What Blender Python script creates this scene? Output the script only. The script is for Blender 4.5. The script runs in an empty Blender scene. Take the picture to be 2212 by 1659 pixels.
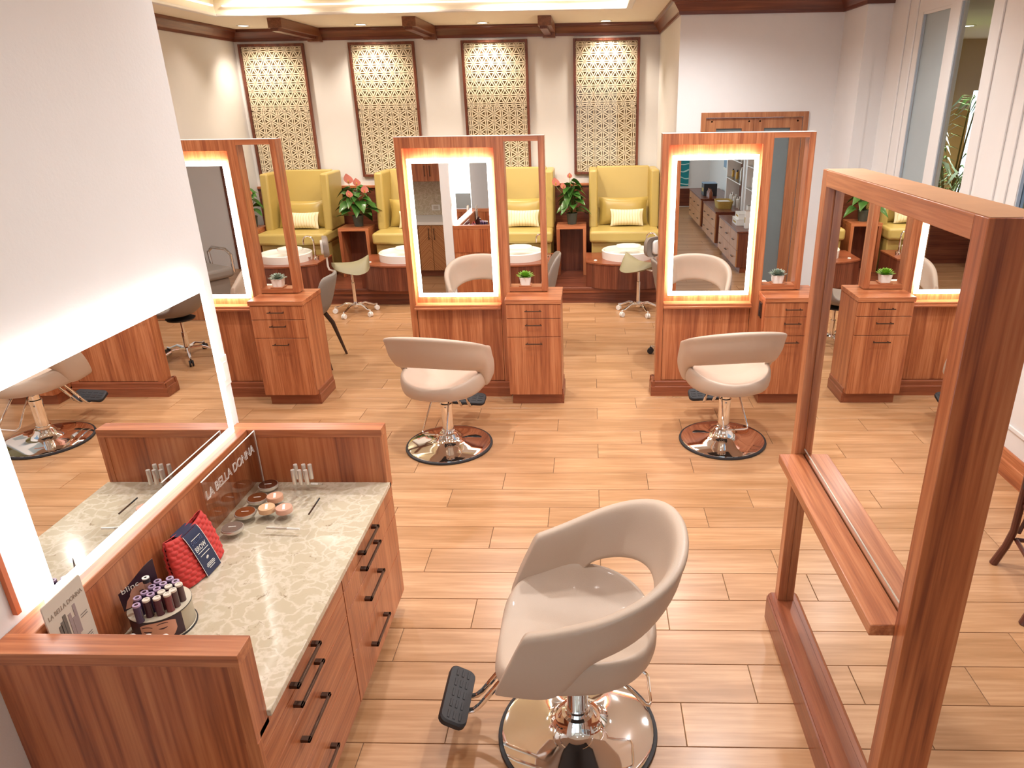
import bpy, bmesh, math, random
from mathutils import Vector, Matrix
R = math.radians
PI = math.pi
random.seed(7)
scene = bpy.context.scene
C = scene.collection

# ------------------------------------------------------------------ camera
cam_d = bpy.data.cameras.new('camera')
cam = bpy.data.objects.new('camera', cam_d)
C.objects.link(cam)
pt, ro, ya = R(21.824), R(0.866), R(-1.8797)
fw = Vector((math.sin(ya) * math.cos(pt), math.cos(ya) * math.cos(pt), -math.sin(pt)))
rt = Vector((math.cos(ya), -math.sin(ya), 0))
dn = fw.cross(rt)
rt2 = rt * math.cos(ro) + dn * math.sin(ro)
dn2 = -rt * math.sin(ro) + dn * math.cos(ro)
up2, bk = -dn2, -fw
cam.matrix_world = Matrix(((rt2.x, up2.x, bk.x, 0), (rt2.y, up2.y, bk.y, 0), (rt2.z, up2.z, bk.z, 2.25), (0, 0, 0, 1)))
cam_d.sensor_width = 36.0
cam_d.lens = 1530.8 / 2212 * 36
cam_d.shift_x = (1106 - 1230.4) / 2212
cam_d.clip_start = 0.05
scene.camera = cam
# ------------------------------------------------------------------ world, exposure
w = bpy.data.worlds.new('daylight')
scene.world = w
w.use_nodes = True
w.node_tree.nodes['Background'].inputs[0].default_value = (0.72, 0.86, 1.0, 1)
w.node_tree.nodes['Background'].inputs[1].default_value = 3.0
scene.view_settings.view_transform = 'Standard'
scene.view_settings.look = 'None'
scene.view_settings.gamma = 1.0
scene.view_settings.use_curve_mapping = False
scene.view_settings.exposure = 0.25
LAMP_COL = (1.0, 0.98, 0.96)
WARM_COL = (1.0, 0.85, 0.68)
LAMP_W = 116.0
WASH_W = 60.0
LED = 6.0

# ------------------------------------------------------------------ helpers
def L(h):
    h = h.lstrip('#')
    o = []
    for i in (0, 2, 4):
        c = int(h[i:i + 2], 16) / 255
        o.append(c / 12.92 if c <= 0.04045 else ((c + 0.055) / 1.055) ** 2.4)
    return (o[0], o[1], o[2], 1)

def nm(name):
    m = bpy.data.materials.new(name)
    m.use_nodes = True
    nt = m.node_tree
    return m, nt, nt.nodes['Principled BSDF']

def mat(name, col, rough=0.5, metal=0.0, noise=0.06, nscale=8.0, bump=0.0, bscale=200.0, coat=0.0, spec=0.5, emit=None, estr=0.0, sheen=0.0):
    m, nt, b = nm(name)
    c = L(col) if isinstance(col, str) else col
    b.inputs['Roughness'].default_value = rough
    b.inputs['Metallic'].default_value = metal
    b.inputs['Specular IOR Level'].default_value = spec
    b.inputs['Coat Weight'].default_value = coat
    b.inputs['Sheen Weight'].default_value = sheen
    tc = nt.nodes.new('ShaderNodeTexCoord')
    if noise:
        n = nt.nodes.new('ShaderNodeTexNoise')
        n.inputs['Scale'].default_value = nscale
        n.inputs['Detail'].default_value = 3
        nt.links.new(tc.outputs['Object'], n.inputs['Vector'])
        r = nt.nodes.new('ShaderNodeMix')
        r.data_type = 'RGBA'
        nt.links.new(n.outputs['Fac'], r.inputs['Factor'])
        r.inputs['A'].default_value = tuple(x * (1 - noise) for x in c[:3]) + (1,)
        r.inputs['B'].default_value = tuple(min(1, x * (1 + noise)) for x in c[:3]) + (1,)
        nt.links.new(r.outputs['Result'], b.inputs['Base Color'])
    else:
        b.inputs['Base Color'].default_value = c
    if bump:
        n2 = nt.nodes.new('ShaderNodeTexNoise')
        n2.inputs['Scale'].default_value = bscale
        nt.links.new(tc.outputs['Object'], n2.inputs['Vector'])
        bp = nt.nodes.new('ShaderNodeBump')
        bp.inputs['Strength'].default_value = bump
        bp.inputs['Distance'].default_value = 0.002
        nt.links.new(n2.outputs['Fac'], bp.inputs['Height'])
        nt.links.new(bp.outputs['Normal'], b.inputs['Normal'])
    if emit:
        b.inputs['Emission Color'].default_value = L(emit) if isinstance(emit, str) else emit
        b.inputs['Emission Strength'].default_value = estr
    return m

def wood(name, c1, c2, c3, axis=2, rough=0.33, fine=120.0, broad=24.0, coat=0.15, along=0.035, rnd=False):
    """striped veneer: grain runs along axis"""
    m, nt, b = nm(name)
    N = nt.nodes
    tc = N.new('ShaderNodeTexCoord')
    mp = N.new('ShaderNodeMapping')
    s = [1.0, 1.0, 1.0]
    s[axis] = along
    mp.inputs['Scale'].default_value = s
    src = tc.outputs['Object']
    if rnd:
        oi = N.new('ShaderNodeObjectInfo')
        mul = N.new('ShaderNodeMath')
        mul.operation = 'MULTIPLY'
        mul.inputs[1].default_value = 37.0
        nt.links.new(oi.outputs['Random'], mul.inputs[0])
        cx = N.new('ShaderNodeCombineXYZ')
        for k in range(3):
            nt.links.new(mul.outputs[0], cx.inputs[k])
        ad = N.new('ShaderNodeVectorMath')
        nt.links.new(tc.outputs['Object'], ad.inputs[0])
        nt.links.new(cx.outputs[0], ad.inputs[1])
        src = ad.outputs[0]
    nt.links.new(src, mp.inputs['Vector'])
    n1 = N.new('ShaderNodeTexNoise')
    n1.inputs['Scale'].default_value = broad
    n1.inputs['Detail'].default_value = 2
    n1.inputs['Distortion'].default_value = 0.3
    n2 = N.new('ShaderNodeTexNoise')
    n2.inputs['Scale'].default_value = fine
    n2.inputs['Detail'].default_value = 5
    for n in (n1, n2):
        nt.links.new(mp.outputs['Vector'], n.inputs['Vector'])
    mx = N.new('ShaderNodeMath')
    mx.operation = 'MULTIPLY_ADD'
    mx.inputs[1].default_value = 0.45
    sc = N.new('ShaderNodeMath')
    sc.operation = 'MULTIPLY'
    sc.inputs[1].default_value = 0.55
    nt.links.new(n1.outputs['Fac'], sc.inputs[0])
    nt.links.new(n2.outputs['Fac'], mx.inputs[0])
    nt.links.new(sc.outputs[0], mx.inputs[2])
    rp = N.new('ShaderNodeValToRGB')
    cr = rp.color_ramp
    cr.elements[0].position = 0.37
    cr.elements[0].color = L(c1)
    cr.elements[1].position = 0.63
    cr.elements[1].color = L(c3)
    e = cr.elements.new(0.5)
    e.color = L(c2)
    nt.links.new(mx.outputs[0], rp.inputs['Fac'])
    out = rp.outputs['Color']
    if rnd:
        hs = N.new('ShaderNodeHueSaturation')
        mr = N.new('ShaderNodeMapRange')
        mr.inputs['To Min'].default_value = 0.93
        mr.inputs['To Max'].default_value = 1.06
        nt.links.new(oi.outputs['Random'], mr.inputs['Value'])
        nt.links.new(mr.outputs['Result'], hs.inputs['Value'])
        nt.links.new(out, hs.inputs['Color'])
        out = hs.outputs['Color']
    nt.links.new(out, b.inputs['Base Color'])
    b.inputs['Roughness'].default_value = rough
    b.inputs['Coat Weight'].default_value = coat
    b.inputs['Coat Roughness'].default_value = 0.2
    bp = N.new('ShaderNodeBump')
    bp.inputs['Strength'].default_value = 0.06
    bp.inputs['Distance'].default_value = 0.001
    nt.links.new(n2.outputs['Fac'], bp.inputs['Height'])
    nt.links.new(bp.outputs['Normal'], b.inputs['Normal'])
    return m

def glassy(name, tint=(1, 1, 1, 1), base_reflect=0.04, rough=0.0, gain=0.6):
    """thin clear sheet: see-through with a mirror-like sheen that grows at grazing angles"""
    m, nt, b = nm(name)
    N = nt.nodes
    N.remove(b)
    t = N.new('ShaderNodeBsdfTransparent')
    t.inputs[0].default_value = tint
    g = N.new('ShaderNodeBsdfGlossy')
    g.inputs['Roughness'].default_value = rough
    lw = N.new('ShaderNodeLayerWeight')
    lw.inputs['Blend'].default_value = 0.5
    pw = N.new('ShaderNodeMath')
    pw.operation = 'POWER'
    pw.inputs[1].default_value = 5.0
    nt.links.new(lw.outputs['Facing'], pw.inputs[0])
    ad = N.new('ShaderNodeMath')
    ad.operation = 'MULTIPLY_ADD'
    ad.inputs[1].default_value = gain
    ad.inputs[2].default_value = base_reflect
    nt.links.new(pw.outputs[0], ad.inputs[0])
    mx = N.new('ShaderNodeMixShader')
    nt.links.new(ad.outputs[0], mx.inputs[0])
    nt.links.new(t.outputs[0], mx.inputs[1])
    nt.links.new(g.outputs[0], mx.inputs[2])
    nt.links.new(mx.outputs[0], N['Material Output'].inputs['Surface'])
    return m

def emitter(name, col, s):
    m, nt, b = nm(name)
    b.inputs['Base Color'].default_value = (0.9, 0.9, 0.9, 1)
    b.inputs['Emission Color'].default_value = col
    b.inputs['Emission Strength'].default_value = s
    tc = nt.nodes.new('ShaderNodeTexCoord')
    n = nt.nodes.new('ShaderNodeTexNoise')
    nt.links.new(tc.outputs['Object'], n.inputs['Vector'])
    nt.links.new(n.outputs['Fac'], b.inputs['Roughness'])
    return m

ORG = {}

class MB:
    def __init__(s):
        s.v = []
        s.f = []
        s.m = []

    def add(s, vs, fs, m=0):
        o = len(s.v)
        s.v += [tuple(p) for p in vs]
        for f in fs:
            s.f.append(tuple(i + o for i in f))
            s.m.append(m)
        return s

    def box(s, x0, x1, y0, y1, z0, z1, m=0):
        vs = [(x0, y0, z0), (x1, y0, z0), (x1, y1, z0), (x0, y1, z0), (x0, y0, z1), (x1, y0, z1), (x1, y1, z1), (x0, y1, z1)]
        return s.add(vs, [(0, 3, 2, 1), (4, 5, 6, 7), (0, 1, 5, 4), (1, 2, 6, 5), (2, 3, 7, 6), (3, 0, 4, 7)], m)

    def loft(s, loops, closed=True, caps=True, m=0, wrap=False):
        n = len(loops[0])
        vs = [p for l in loops for p in l]
        fs = []
        K = len(loops)
        for i in range(K if wrap else K - 1):
            j = (i + 1) % K
            for k in range(n if closed else n - 1):
                k2 = (k + 1) % n
                fs.append((i * n + k, i * n + k2, j * n + k2, j * n + k))
        if caps and not wrap:
            fs.append(tuple(range(n - 1, -1, -1)))
            fs.append(tuple((K - 1) * n + k for k in range(n)))
        return s.add(vs, fs, m)

    def lathe(s, prof, n=32, c=(0, 0, 0), m=0, ax=2, sx=1.0, sy=1.0, caps=True):
        loops = []
        for r, z in prof:
            lp = []
            for k in range(n):
                a = 2 * PI * k / n
                p = (r * math.cos(a) * sx, r * math.sin(a) * sy, z)
                if ax == 0:
                    p = (p[2], p[0], p[1])
                elif ax == 1:
                    p = (p[1], p[2], p[0])
                lp.append((p[0] + c[0], p[1] + c[1], p[2] + c[2]))
            loops.append(lp)
        return s.loft(loops, True, caps, m)

    def tube(s, pts, r, n=10, m=0, closed=False):
        P = [Vector(p) for p in pts]
        loops = []
        K = len(P)
        u = None
        for i in range(K):
            if closed:
                t = (P[(i + 1) % K] - P[i - 1]).normalized()
            else:
                t = (P[min(i + 1, K - 1)] - P[max(i - 1, 0)]).normalized()
            if u is None:
                u = t.orthogonal().normalized()
            else:
                u = (u - t * u.dot(t))
                u = u.normalized() if u.length > 1e-6 else t.orthogonal().normalized()
            v = t.cross(u)
            rr = r[i] if isinstance(r, (list, tuple)) else r
            loops.append([tuple(P[i] + (u * math.cos(2 * PI * k / n) + v * math.sin(2 * PI * k / n)) * rr) for k in range(n)])
        return s.loft(loops, True, not closed, m, wrap=closed)

    def prism(s, poly, a, b, ax=2, m=0):
        """poly 2D extruded from a to b along ax (coords are the other two axes in order)"""
        def p3(p, h):
            if ax == 2:
                return (p[0], p[1], h)
            if ax == 1:
                return (p[0], h, p[1])
            return (h, p[0], p[1])
        return s.loft([[p3(p, a) for p in poly], [p3(p, b) for p in poly]], True, True, m)

    def build(s, name, mats, parent=None, ang=35, bevel=0.0, bseg=2, sub=0, kind=None, solid=0.0, local=False):
        me = bpy.data.meshes.new(name)
        og = Vector((0, 0, 0))
        if parent is not None and not local:
            og = ORG.get(parent.name, og)
        vs = [(p[0] - og[0], p[1] - og[1], p[2] - og[2]) for p in s.v]
        me.from_pydata(vs, [], s.f)
        if not isinstance(mats, (list, tuple)):
            mats = [mats]
        for mm in mats:
            me.materials.append(mm)
        me.polygons.foreach_set('material_index', s.m)
        bm = bmesh.new()
        bm.from_mesh(me)
        bmesh.ops.recalc_face_normals(bm, faces=bm.faces)
        bm.to_mesh(me)
        bm.free()
        me.polygons.foreach_set('use_smooth', [True] * len(me.polygons))
        if ang < 179:
            me.set_sharp_from_angle(angle=R(ang))
        me.update()
        o = bpy.data.objects.new(name, me)
        C.objects.link(o)
        if parent is not None:
            o.parent = parent
            ORG[o.name] = og
        if bevel:
            md = o.modifiers.new('bevel', 'BEVEL')
            md.width = bevel
            md.segments = bseg
            md.limit_method = 'ANGLE'
            md.angle_limit = R(40)
            md.harden_normals = False
        if solid:
            md = o.modifiers.new('solid', 'SOLIDIFY')
            md.thickness = solid
            md.offset = 0
        if sub:
            md = o.modifiers.new('sub', 'SUBSURF')
            md.levels = sub
            md.render_levels = sub
        if kind:
            o['kind'] = kind
        return o

def tag(o, label, cat, group=None):
    o['label'] = label
    o['category'] = cat
    if group:
        o['group'] = group
    return o

def thing(name, label, cat, loc=(0, 0, 0), rz=0.0, group=None, world=False):
    """Empty at the base of a thing; world=True: its parts are given in world coordinates"""
    o = bpy.data.objects.new(name, None)
    o.empty_display_size = 0.05
    C.objects.link(o)
    o.location = loc
    o.rotation_euler = (0, 0, rz)
    tag(o, label, cat, group)
    ORG[o.name] = Vector(loc) if world else Vector((0, 0, 0))
    return o

def copy_tree(o, parent=None):
    c = o.copy()
    C.objects.link(c)
    c.parent = parent
    ORG[c.name] = ORG.get(o.name, Vector((0, 0, 0)))
    for ch in o.children:
        copy_tree(ch, c)
    return c

def dup(root, loc, rz, label, group=None):
    r = copy_tree(root)
    r.location = loc
    r.rotation_euler = (0, 0, rz)
    r['label'] = label
    if group:
        r['group'] = group
    return r

def struct(name, mb, m, **k):
    return mb.build(name, m, kind='structure', **k)

def rrect(w, h, r, n=4, cx=0.0, cy=0.0):
    """rounded rectangle polygon centred at cx, cy"""
    P = []
    for qx, qy, a0 in ((1, 1, 0), (-1, 1, 90), (-1, -1, 180), (1, -1, 270)):
        for k in range(n + 1):
            a = R(a0 + 90 * k / n)
            P.append((cx + qx * (w / 2 - r) + r * math.cos(a), cy + qy * (h / 2 - r) + r * math.sin(a)))
    return P

def text(name, body, size, origin, xdir, ydir, m, parent, depth=0.0004, outline=0.0, shear=0.0, width=None, spacing=1.0):
    """flat lettering turned into a mesh part"""
    cu = bpy.data.curves.new(name, 'FONT')
    cu.body = body
    cu.size = size
    cu.shear = shear
    cu.space_character = spacing
    cu.resolution_u = 3
    if outline:
        cu.fill_mode = 'NONE'
        cu.bevel_depth = outline
        cu.bevel_resolution = 1
    else:
        cu.extrude = depth
    o = bpy.data.objects.new(name + '_curve', cu)
    C.objects.link(o)
    dg = bpy.context.evaluated_depsgraph_get()
    me = bpy.data.meshes.new_from_object(o.evaluated_get(dg))
    C.objects.unlink(o)
    bpy.data.objects.remove(o)
    xs = [v.co.x for v in me.vertices]
    k = (width / (max(xs) - min(xs))) if width else 1.0
    X, Y = Vector(xdir).normalized(), Vector(ydir).normalized()
    Z = X.cross(Y)
    og = ORG.get(parent.name, Vector((0, 0, 0)))
    for v in me.vertices:
        p = Vector(origin) + X * (v.co.x * k) + Y * v.co.y + Z * v.co.z - og
        v.co = p
    me.materials.clear()
    me.materials.append(m)
    ob = bpy.data.objects.new(name, me)
    C.objects.link(ob)
    ob.parent = parent
    ORG[ob.name] = og
    return ob

# ------------------------------------------------------------------ materials
WC = ('#924f31', '#b06840', '#c68056')
wood_z = wood('cherry_wood_upright', *WC, axis=2)
wood_x = wood('cherry_wood_across', *WC, axis=0)
wood_y = wood('cherry_wood_lengthwise', *WC, axis=1)
WD = ('#5a2c1e', '#6f3a28', '#824b34')
beam_y = wood('walnut_brown_beam', '#6b4029', '#7d4d33', '#8d5c3f', axis=1)
dark_z = wood('dark_mahogany_upright', *WD, axis=2)
dark_x = wood('dark_mahogany_across', *WD, axis=0)
dark_y = wood('dark_mahogany_lengthwise', *WD, axis=1)
WP = ('#7a3f27', '#8d4c30', '#9c5a3a')
plinth_x = wood('plinth_wood_across', *WP, axis=0)
plinth_y = wood('plinth_wood_lengthwise', *WP, axis=1)
tile_m = wood('wood_look_tile', '#aa7c53', '#ba8b62', '#ca9d75', axis=0, rough=0.34, fine=60, broad=12, along=0.06, coat=0.12, rnd=True)
grout_m = mat('grout', '#7d6149', 0.9)
wall_m = mat('painted_wall', '#e4e3e3', 0.75, noise=0.02, bump=0.25, bscale=90)
ceil_m = mat('ceiling_paint', '#f1e8d8', 0.8, noise=0.02)
cove_m = mat('cove_paint', '#efe6cc', 0.7, noise=0.02)
trim_m = mat('white_trim_paint', '#e4e1df', 0.35, noise=0.02)
mirror_m = mat('mirror_glass', (0.86, 0.87, 0.86, 1), 0.0, 1.0, noise=0.0)
led_m = emitter('lit_frosted_glass', (1.0, 0.93, 0.84, 1), LED)
led2_m = emitter('led_strip', (1.0, 0.88, 0.76, 1), LED * 8.0)
leather_m = mat('taupe_vinyl', '#bfaa98', 0.42, noise=0.03, nscale=5, bump=0.25, bscale=420, coat=0.05)
leather_d = mat('grey_vinyl', '#8f8379', 0.45, noise=0.03, bump=0.2, bscale=420)
chrome_m = mat('chrome', (0.90, 0.90, 0.90, 1), 0.05, 1.0, noise=0.02)
rubber_m = mat('black_rubber', '#2a282b', 0.55, noise=0.05, bump=0.1)
bronze_m = mat('dark_bronze', '#5a453a', 0.35, 0.85, noise=0.06)
olive_m = mat('olive_vinyl', '#b9a25c', 0.38, noise=0.03, nscale=4, bump=0.2, bscale=300, coat=0.08)
olive_d = mat('olive_satin', '#b29a52', 0.35, noise=0.05, bump=0.1)
porcelain_m = mat('white_porcelain', '#f2efe8', 0.12, noise=0.01, coat=0.4)
white_m = mat('white_plastic', '#efece6', 0.35, noise=0.02)
offwhite_m = mat('off_white_paper', '#cfc4b6', 0.6, noise=0.03)
paper_m = mat('handmade_paper', '#efe2c6', 0.75, noise=0.06, bump=0.4, bscale=150)
back_m = mat('linen_backing', '#8f7852', 0.8, noise=0.08)
leaf_m = mat('glossy_leaf', '#3f6b2b', 0.3, noise=0.25, nscale=14, coat=0.2)
leaf2_m = mat('lime_leaf', '#7fae35', 0.4, noise=0.2, nscale=60)
leaf3_m = mat('grey_green_leaf', '#8f9c8a', 0.45, noise=0.15, nscale=60)
stem_m = mat('plant_stem', '#5d6b2e', 0.5)
pink_m = mat('pink_spathe', '#f0968a', 0.35, noise=0.12, nscale=20)
yellow_m = mat('yellow_spadix', '#d9b832', 0.4)
pot_m = mat('dark_grey_pot', '#4a4f45', 0.6, noise=0.12, nscale=25)
soil_m = mat('potting_soil', '#3a2a1e', 0.95, noise=0.3, nscale=80, bump=0.5)
red_m = mat('red_quilted_fabric', '#c52a22', 0.65, noise=0.08, bump=0.2, sheen=0.2)
navy_m = mat('navy_card', '#2b3350', 0.4, noise=0.05)
ink_m = mat('dark_ink', '#4b463f', 0.6, noise=0.05)
white_ink = mat('white_ink', '#f0eee8', 0.5, noise=0.01)
grey_ink = mat('grey_ink', '#6f6760', 0.6, noise=0.05)
silver_m = mat('silver_plastic', '#d8d2c8', 0.22, 0.6, noise=0.02)
skin_m = mat('printed_skin_tone', '#d9a28a', 0.35, noise=0.08, nscale=20)
plum_m = mat('plum_print', '#3c2430', 0.35, noise=0.1)
orange_m = mat('orange_fabric', '#e0552c', 0.7, noise=0.06)
rattan_m = mat('rattan_pole', '#5a2d22', 0.35, noise=0.2, nscale=30, coat=0.2)
cane_m = mat('woven_cane', '#2b2022', 0.6, noise=0.3, nscale=120)
fabric_m = mat('grey_tweed_fabric', '#8d857c', 0.85, noise=0.12, nscale=160, bump=0.3, bscale=500)
darkleg_m = wood('walnut_leg', '#2f1d17', '#3c251d', '#4a3025', axis=2)
sage_m = mat('sage_vinyl', '#948b6b', 0.5, noise=0.03, bump=0.15, bscale=300)
cream_m = mat('cream_pillow_cloth', '#e9dcae', 0.8, noise=0.08, nscale=40)
acrylic_m = glassy('clear_acrylic', (1, 1, 1, 1), 0.012, gain=0.35)
acrylic_s = glassy('smoky_acrylic', (0.92, 0.90, 0.88, 1), 0.14)
glass_m = glassy('window_glass', (0.94, 0.97, 0.96, 1), 0.02)
artglass_m = glassy('low_reflection_glass', (1, 1, 1, 1), 0.012, gain=0.15)
frame_grey = mat('blue_grey_window_edge', '#a9b3bd', 0.4, noise=0.03)
frost_m = mat('frosted_pane', '#a6b2b6', 0.3, noise=0.03)
doorglass_m = mat('grey_door_glass', '#6d797c', 0.15, noise=0.05)
sky_glass = glassy('tinted_window_glass', (0.36, 0.38, 0.40, 1), 0.02)
teal_m = mat('teal_print', '#138f97', 0.4, noise=0.25, nscale=9)
blue_m = mat('blue_print', '#7fa0bd', 0.3, noise=0.35, nscale=12)
beige_m = mat('beige_wall', '#b79b62', 0.8, noise=0.04)
amber_m = mat('amber_glass', '#7a3a12', 0.2, noise=0.1)
gold_m = mat('golden_liquid', '#caa24a', 0.2, noise=0.1)
basket_m = mat('woven_basket', '#b99a4e', 0.8, noise=0.4, nscale=90)

def quartz():
    m, nt, b = nm('cream_quartz')
    N = nt.nodes
    tc = N.new('ShaderNodeTexCoord')
    n0 = N.new('ShaderNodeTexNoise')
    n0.inputs['Scale'].default_value = 9
    n0.inputs['Detail'].default_value = 7
    nt.links.new(tc.outputs['Object'], n0.inputs['Vector'])
    sub = N.new('ShaderNodeVectorMath')
    sub.operation = 'MULTIPLY_ADD'
    sub.inputs[1].default_value = (0.22, 0.22, 0.22)
    nt.links.new(n0.outputs['Color'], sub.inputs[0])
    nt.links.new(tc.outputs['Object'], sub.inputs[2])
    vo = N.new('ShaderNodeTexVoronoi')
    vo.feature = 'DISTANCE_TO_EDGE'
    vo.inputs['Scale'].default_value = 15
    nt.links.new(sub.outputs[0], vo.inputs['Vector'])
    r1 = N.new('ShaderNodeValToRGB')
    r1.color_ramp.elements[0].position = 0.0
    r1.color_ramp.elements[0].color = L('#d6cbb8')
    r1.color_ramp.elements[1].position = 0.14
    r1.color_ramp.elements[1].color = L('#c4b79f')
    nt.links.new(vo.outputs['Distance'], r1.inputs['Fac'])
    n2 = N.new('ShaderNodeTexNoise')
    n2.inputs['Scale'].default_value = 16
    n2.inputs['Detail'].default_value = 8
    n2.inputs['Roughness'].default_value = 0.75
    nt.links.new(sub.outputs[0], n2.inputs['Vector'])
    r2 = N.new('ShaderNodeValToRGB')
    r2.color_ramp.elements[0].position = 0.60
    r2.color_ramp.elements[0].color = (0, 0, 0, 1)
    r2.color_ramp.elements[1].position = 0.68
    r2.color_ramp.elements[1].color = (1, 1, 1, 1)
    nt.links.new(n2.outputs['Fac'], r2.inputs['Fac'])
    mx = N.new('ShaderNodeMix')
    mx.data_type = 'RGBA'
    nt.links.new(r2.outputs['Color'], mx.inputs['Factor'])
    nt.links.new(r1.outputs['Color'], mx.inputs['A'])
    mx.inputs['B'].default_value = L('#8a745a')
    nt.links.new(mx.outputs['Result'], b.inputs['Base Color'])
    b.inputs['Roughness'].default_value = 0.09
    return m
quartz_m = quartz()

def leaf_print():
    m, nt, b = nm('cream_leaf_print')
    N = nt.nodes
    tc = N.new('ShaderNodeTexCoord')
    wv = N.new('ShaderNodeTexWave')
    wv.inputs['Scale'].default_value = 9
    wv.inputs['Distortion'].default_value = 3
    wv.inputs['Detail'].default_value = 1
    nt.links.new(tc.outputs['Object'], wv.inputs['Vector'])
    r = N.new('ShaderNodeValToRGB')
    r.color_ramp.elements[0].position = 0.02
    r.color_ramp.elements[0].color = L('#d6c48c')
    r.color_ramp.elements[1].position = 0.12
    r.color_ramp.elements[1].color = L('#efe4c2')
    nt.links.new(wv.outputs['Fac'], r.inputs['Fac'])
    nt.links.new(r.outputs['Color'], b.inputs['Base Color'])
    b.inputs['Roughness'].default_value = 0.8
    return m
leafprint_m = leaf_print()

def wave_print(name, c1, c2):
    m, nt, b = nm(name)
    N = nt.nodes
    tc = N.new('ShaderNodeTexCoord')
    wv = N.new('ShaderNodeTexWave')
    wv.inputs['Scale'].default_value = 2.2
    wv.bands_direction = 'Z'
    wv.inputs['Distortion'].default_value = 6
    wv.inputs['Detail'].default_value = 2
    nt.links.new(tc.outputs['Object'], wv.inputs['Vector'])
    r = N.new('ShaderNodeValToRGB')
    r.color_ramp.elements[0].position = 0.9
    r.color_ramp.elements[0].color = L(c1)
    r.color_ramp.elements[1].position = 0.97
    r.color_ramp.elements[1].color = L(c2)
    nt.links.new(wv.outputs['Fac'], r.inputs['Fac'])
    nt.links.new(r.outputs['Color'], b.inputs['Base Color'])
    b.inputs['Roughness'].default_value = 0.4
    return m
tealwave_m = wave_print('teal_wave_canvas', '#14868f', '#bfe3df')

def chevron():
    m, nt, b = nm('chevron_veneer')
    N = nt.nodes
    tc = N.new('ShaderNodeTexCoord')
    sx = N.new('ShaderNodeSeparateXYZ')
    nt.links.new(tc.outputs['Object'], sx.inputs[0])
    ab = N.new('ShaderNodeMath')
    ab.operation = 'ABSOLUTE'
    nt.links.new(sx.outputs['X'], ab.inputs[0])
    ad = N.new('ShaderNodeMath')
    nt.links.new(ab.outputs[0], ad.inputs[0])
    nt.links.new(sx.outputs['Z'], ad.inputs[1])
    n = N.new('ShaderNodeTexNoise')
    n.noise_dimensions = '1D'
    n.inputs['Scale'].default_value = 60
    n.inputs['Detail'].default_value = 3
    nt.links.new(ad.outputs[0], n.inputs['W'])
    r = N.new('ShaderNodeValToRGB')
    r.color_ramp.elements[0].position = 0.35
    r.color_ramp.elements[0].color = L('#9a5f38')
    r.color_ramp.elements[1].position = 0.65
    r.color_ramp.elements[1].color = L('#c08a58')
    nt.links.new(n.outputs['Fac'], r.inputs['Fac'])
    nt.links.new(r.outputs['Color'], b.inputs['Base Color'])
    b.inputs['Roughness'].default_value = 0.4
    return m
chevron_m = chevron()

# ================================================================== SETTING
CZ = 3.12
XW, XE, YB, YS = -4.46, 2.62, 9.70, -5.5
def px(p):
    q = Vector(p) - Vector((0, 0, 2.25))
    d = q.dot(fw)
    if d < 0.05:
        return None
    return (1230.4 + q.dot(rt2) / d * 1530.8, 829.5 + q.dot(dn2) / d * 1530.8)

# floor: grout bed, then every plank tile
floor = struct('floor', MB().box(-6.2, XE, YS, 8.3, -0.06, -0.004), grout_m)
PL, PW, G2 = 0.9125, 0.2094, 0.0016
OFF = {0: 0.046, 1: 0.355, 2: 0.664}
cells = []
for k in range(-36, 31):
    y1 = 1.966 + PW * k
    y0 = y1 - PW
    if y1 < YS + 0.1 or y0 > 8.2:
        continue
    o = OFF[k % 3]
    j0 = int((-6.2 - o) / PL) - 1
    for j in range(j0, j0 + 12):
        x0 = max(-6.2, o + j * PL)
        x1 = min(XE, o + (j + 1) * PL)
        if x1 - x0 < 0.03:
            continue
        cx, cy = (x0 + x1) / 2, (y0 + y1) / 2
        vis = 0.0
        a, b2 = px((x0, cy, 0)), px((x1, cy, 0))
        if a and b2 and b2[0] > 0 and a[0] < 2212 and -50 < a[1] < 1700 and not (x1 < -1.5 and y0 < 3.2) and not (x1 < -3.4 and y0 < 6):
            vis = abs(b2[0] - a[0])
        cells.append((vis, x0, x1, y0, min(y1, 8.3)))
cells.sort(key=lambda c: -c[0])
plank_me = {}
def plank_mesh(wd, dp):
    key = (round(wd, 3), round(dp, 3))
    if key not in plank_me:
        hx, hy, e = wd / 2 - G2, dp / 2 - G2, 0.0012
        mb = MB()
        mb.loft([[(-hx, -hy, -0.006), (hx, -hy, -0.006), (hx, hy, -0.006), (-hx, hy, -0.006)],
                 [(-hx, -hy, -e), (hx, -hy, -e), (hx, hy, -e), (-hx, hy, -e)],
                 [(-hx + e, -hy + e, 0), (hx - e, -hy + e, 0), (hx - e, hy - e, 0), (-hx + e, hy - e, 0)]])
        ob = mb.build('plank', tile_m, ang=20)
        plank_me[key] = ob.data
        bpy.data.objects.remove(ob)
    return plank_me[key]
rest = MB()
for i, (vis, x0, x1, y0, y1) in enumerate(cells):
    if vis > 0 and i < 300:
        ob = bpy.data.objects.new('plank', plank_mesh(x1 - x0, y1 - y0))
        C.objects.link(ob)
        ob.parent = floor
        ob.location = ((x0 + x1) / 2, (y0 + y1) / 2, 0)
    else:
        rest.box(x0 + G2, x1 - G2, y0 + G2, y1 - G2, -0.006, 0)
rest.build('plank_field', tile_m, floor, kind='stuff')

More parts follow.
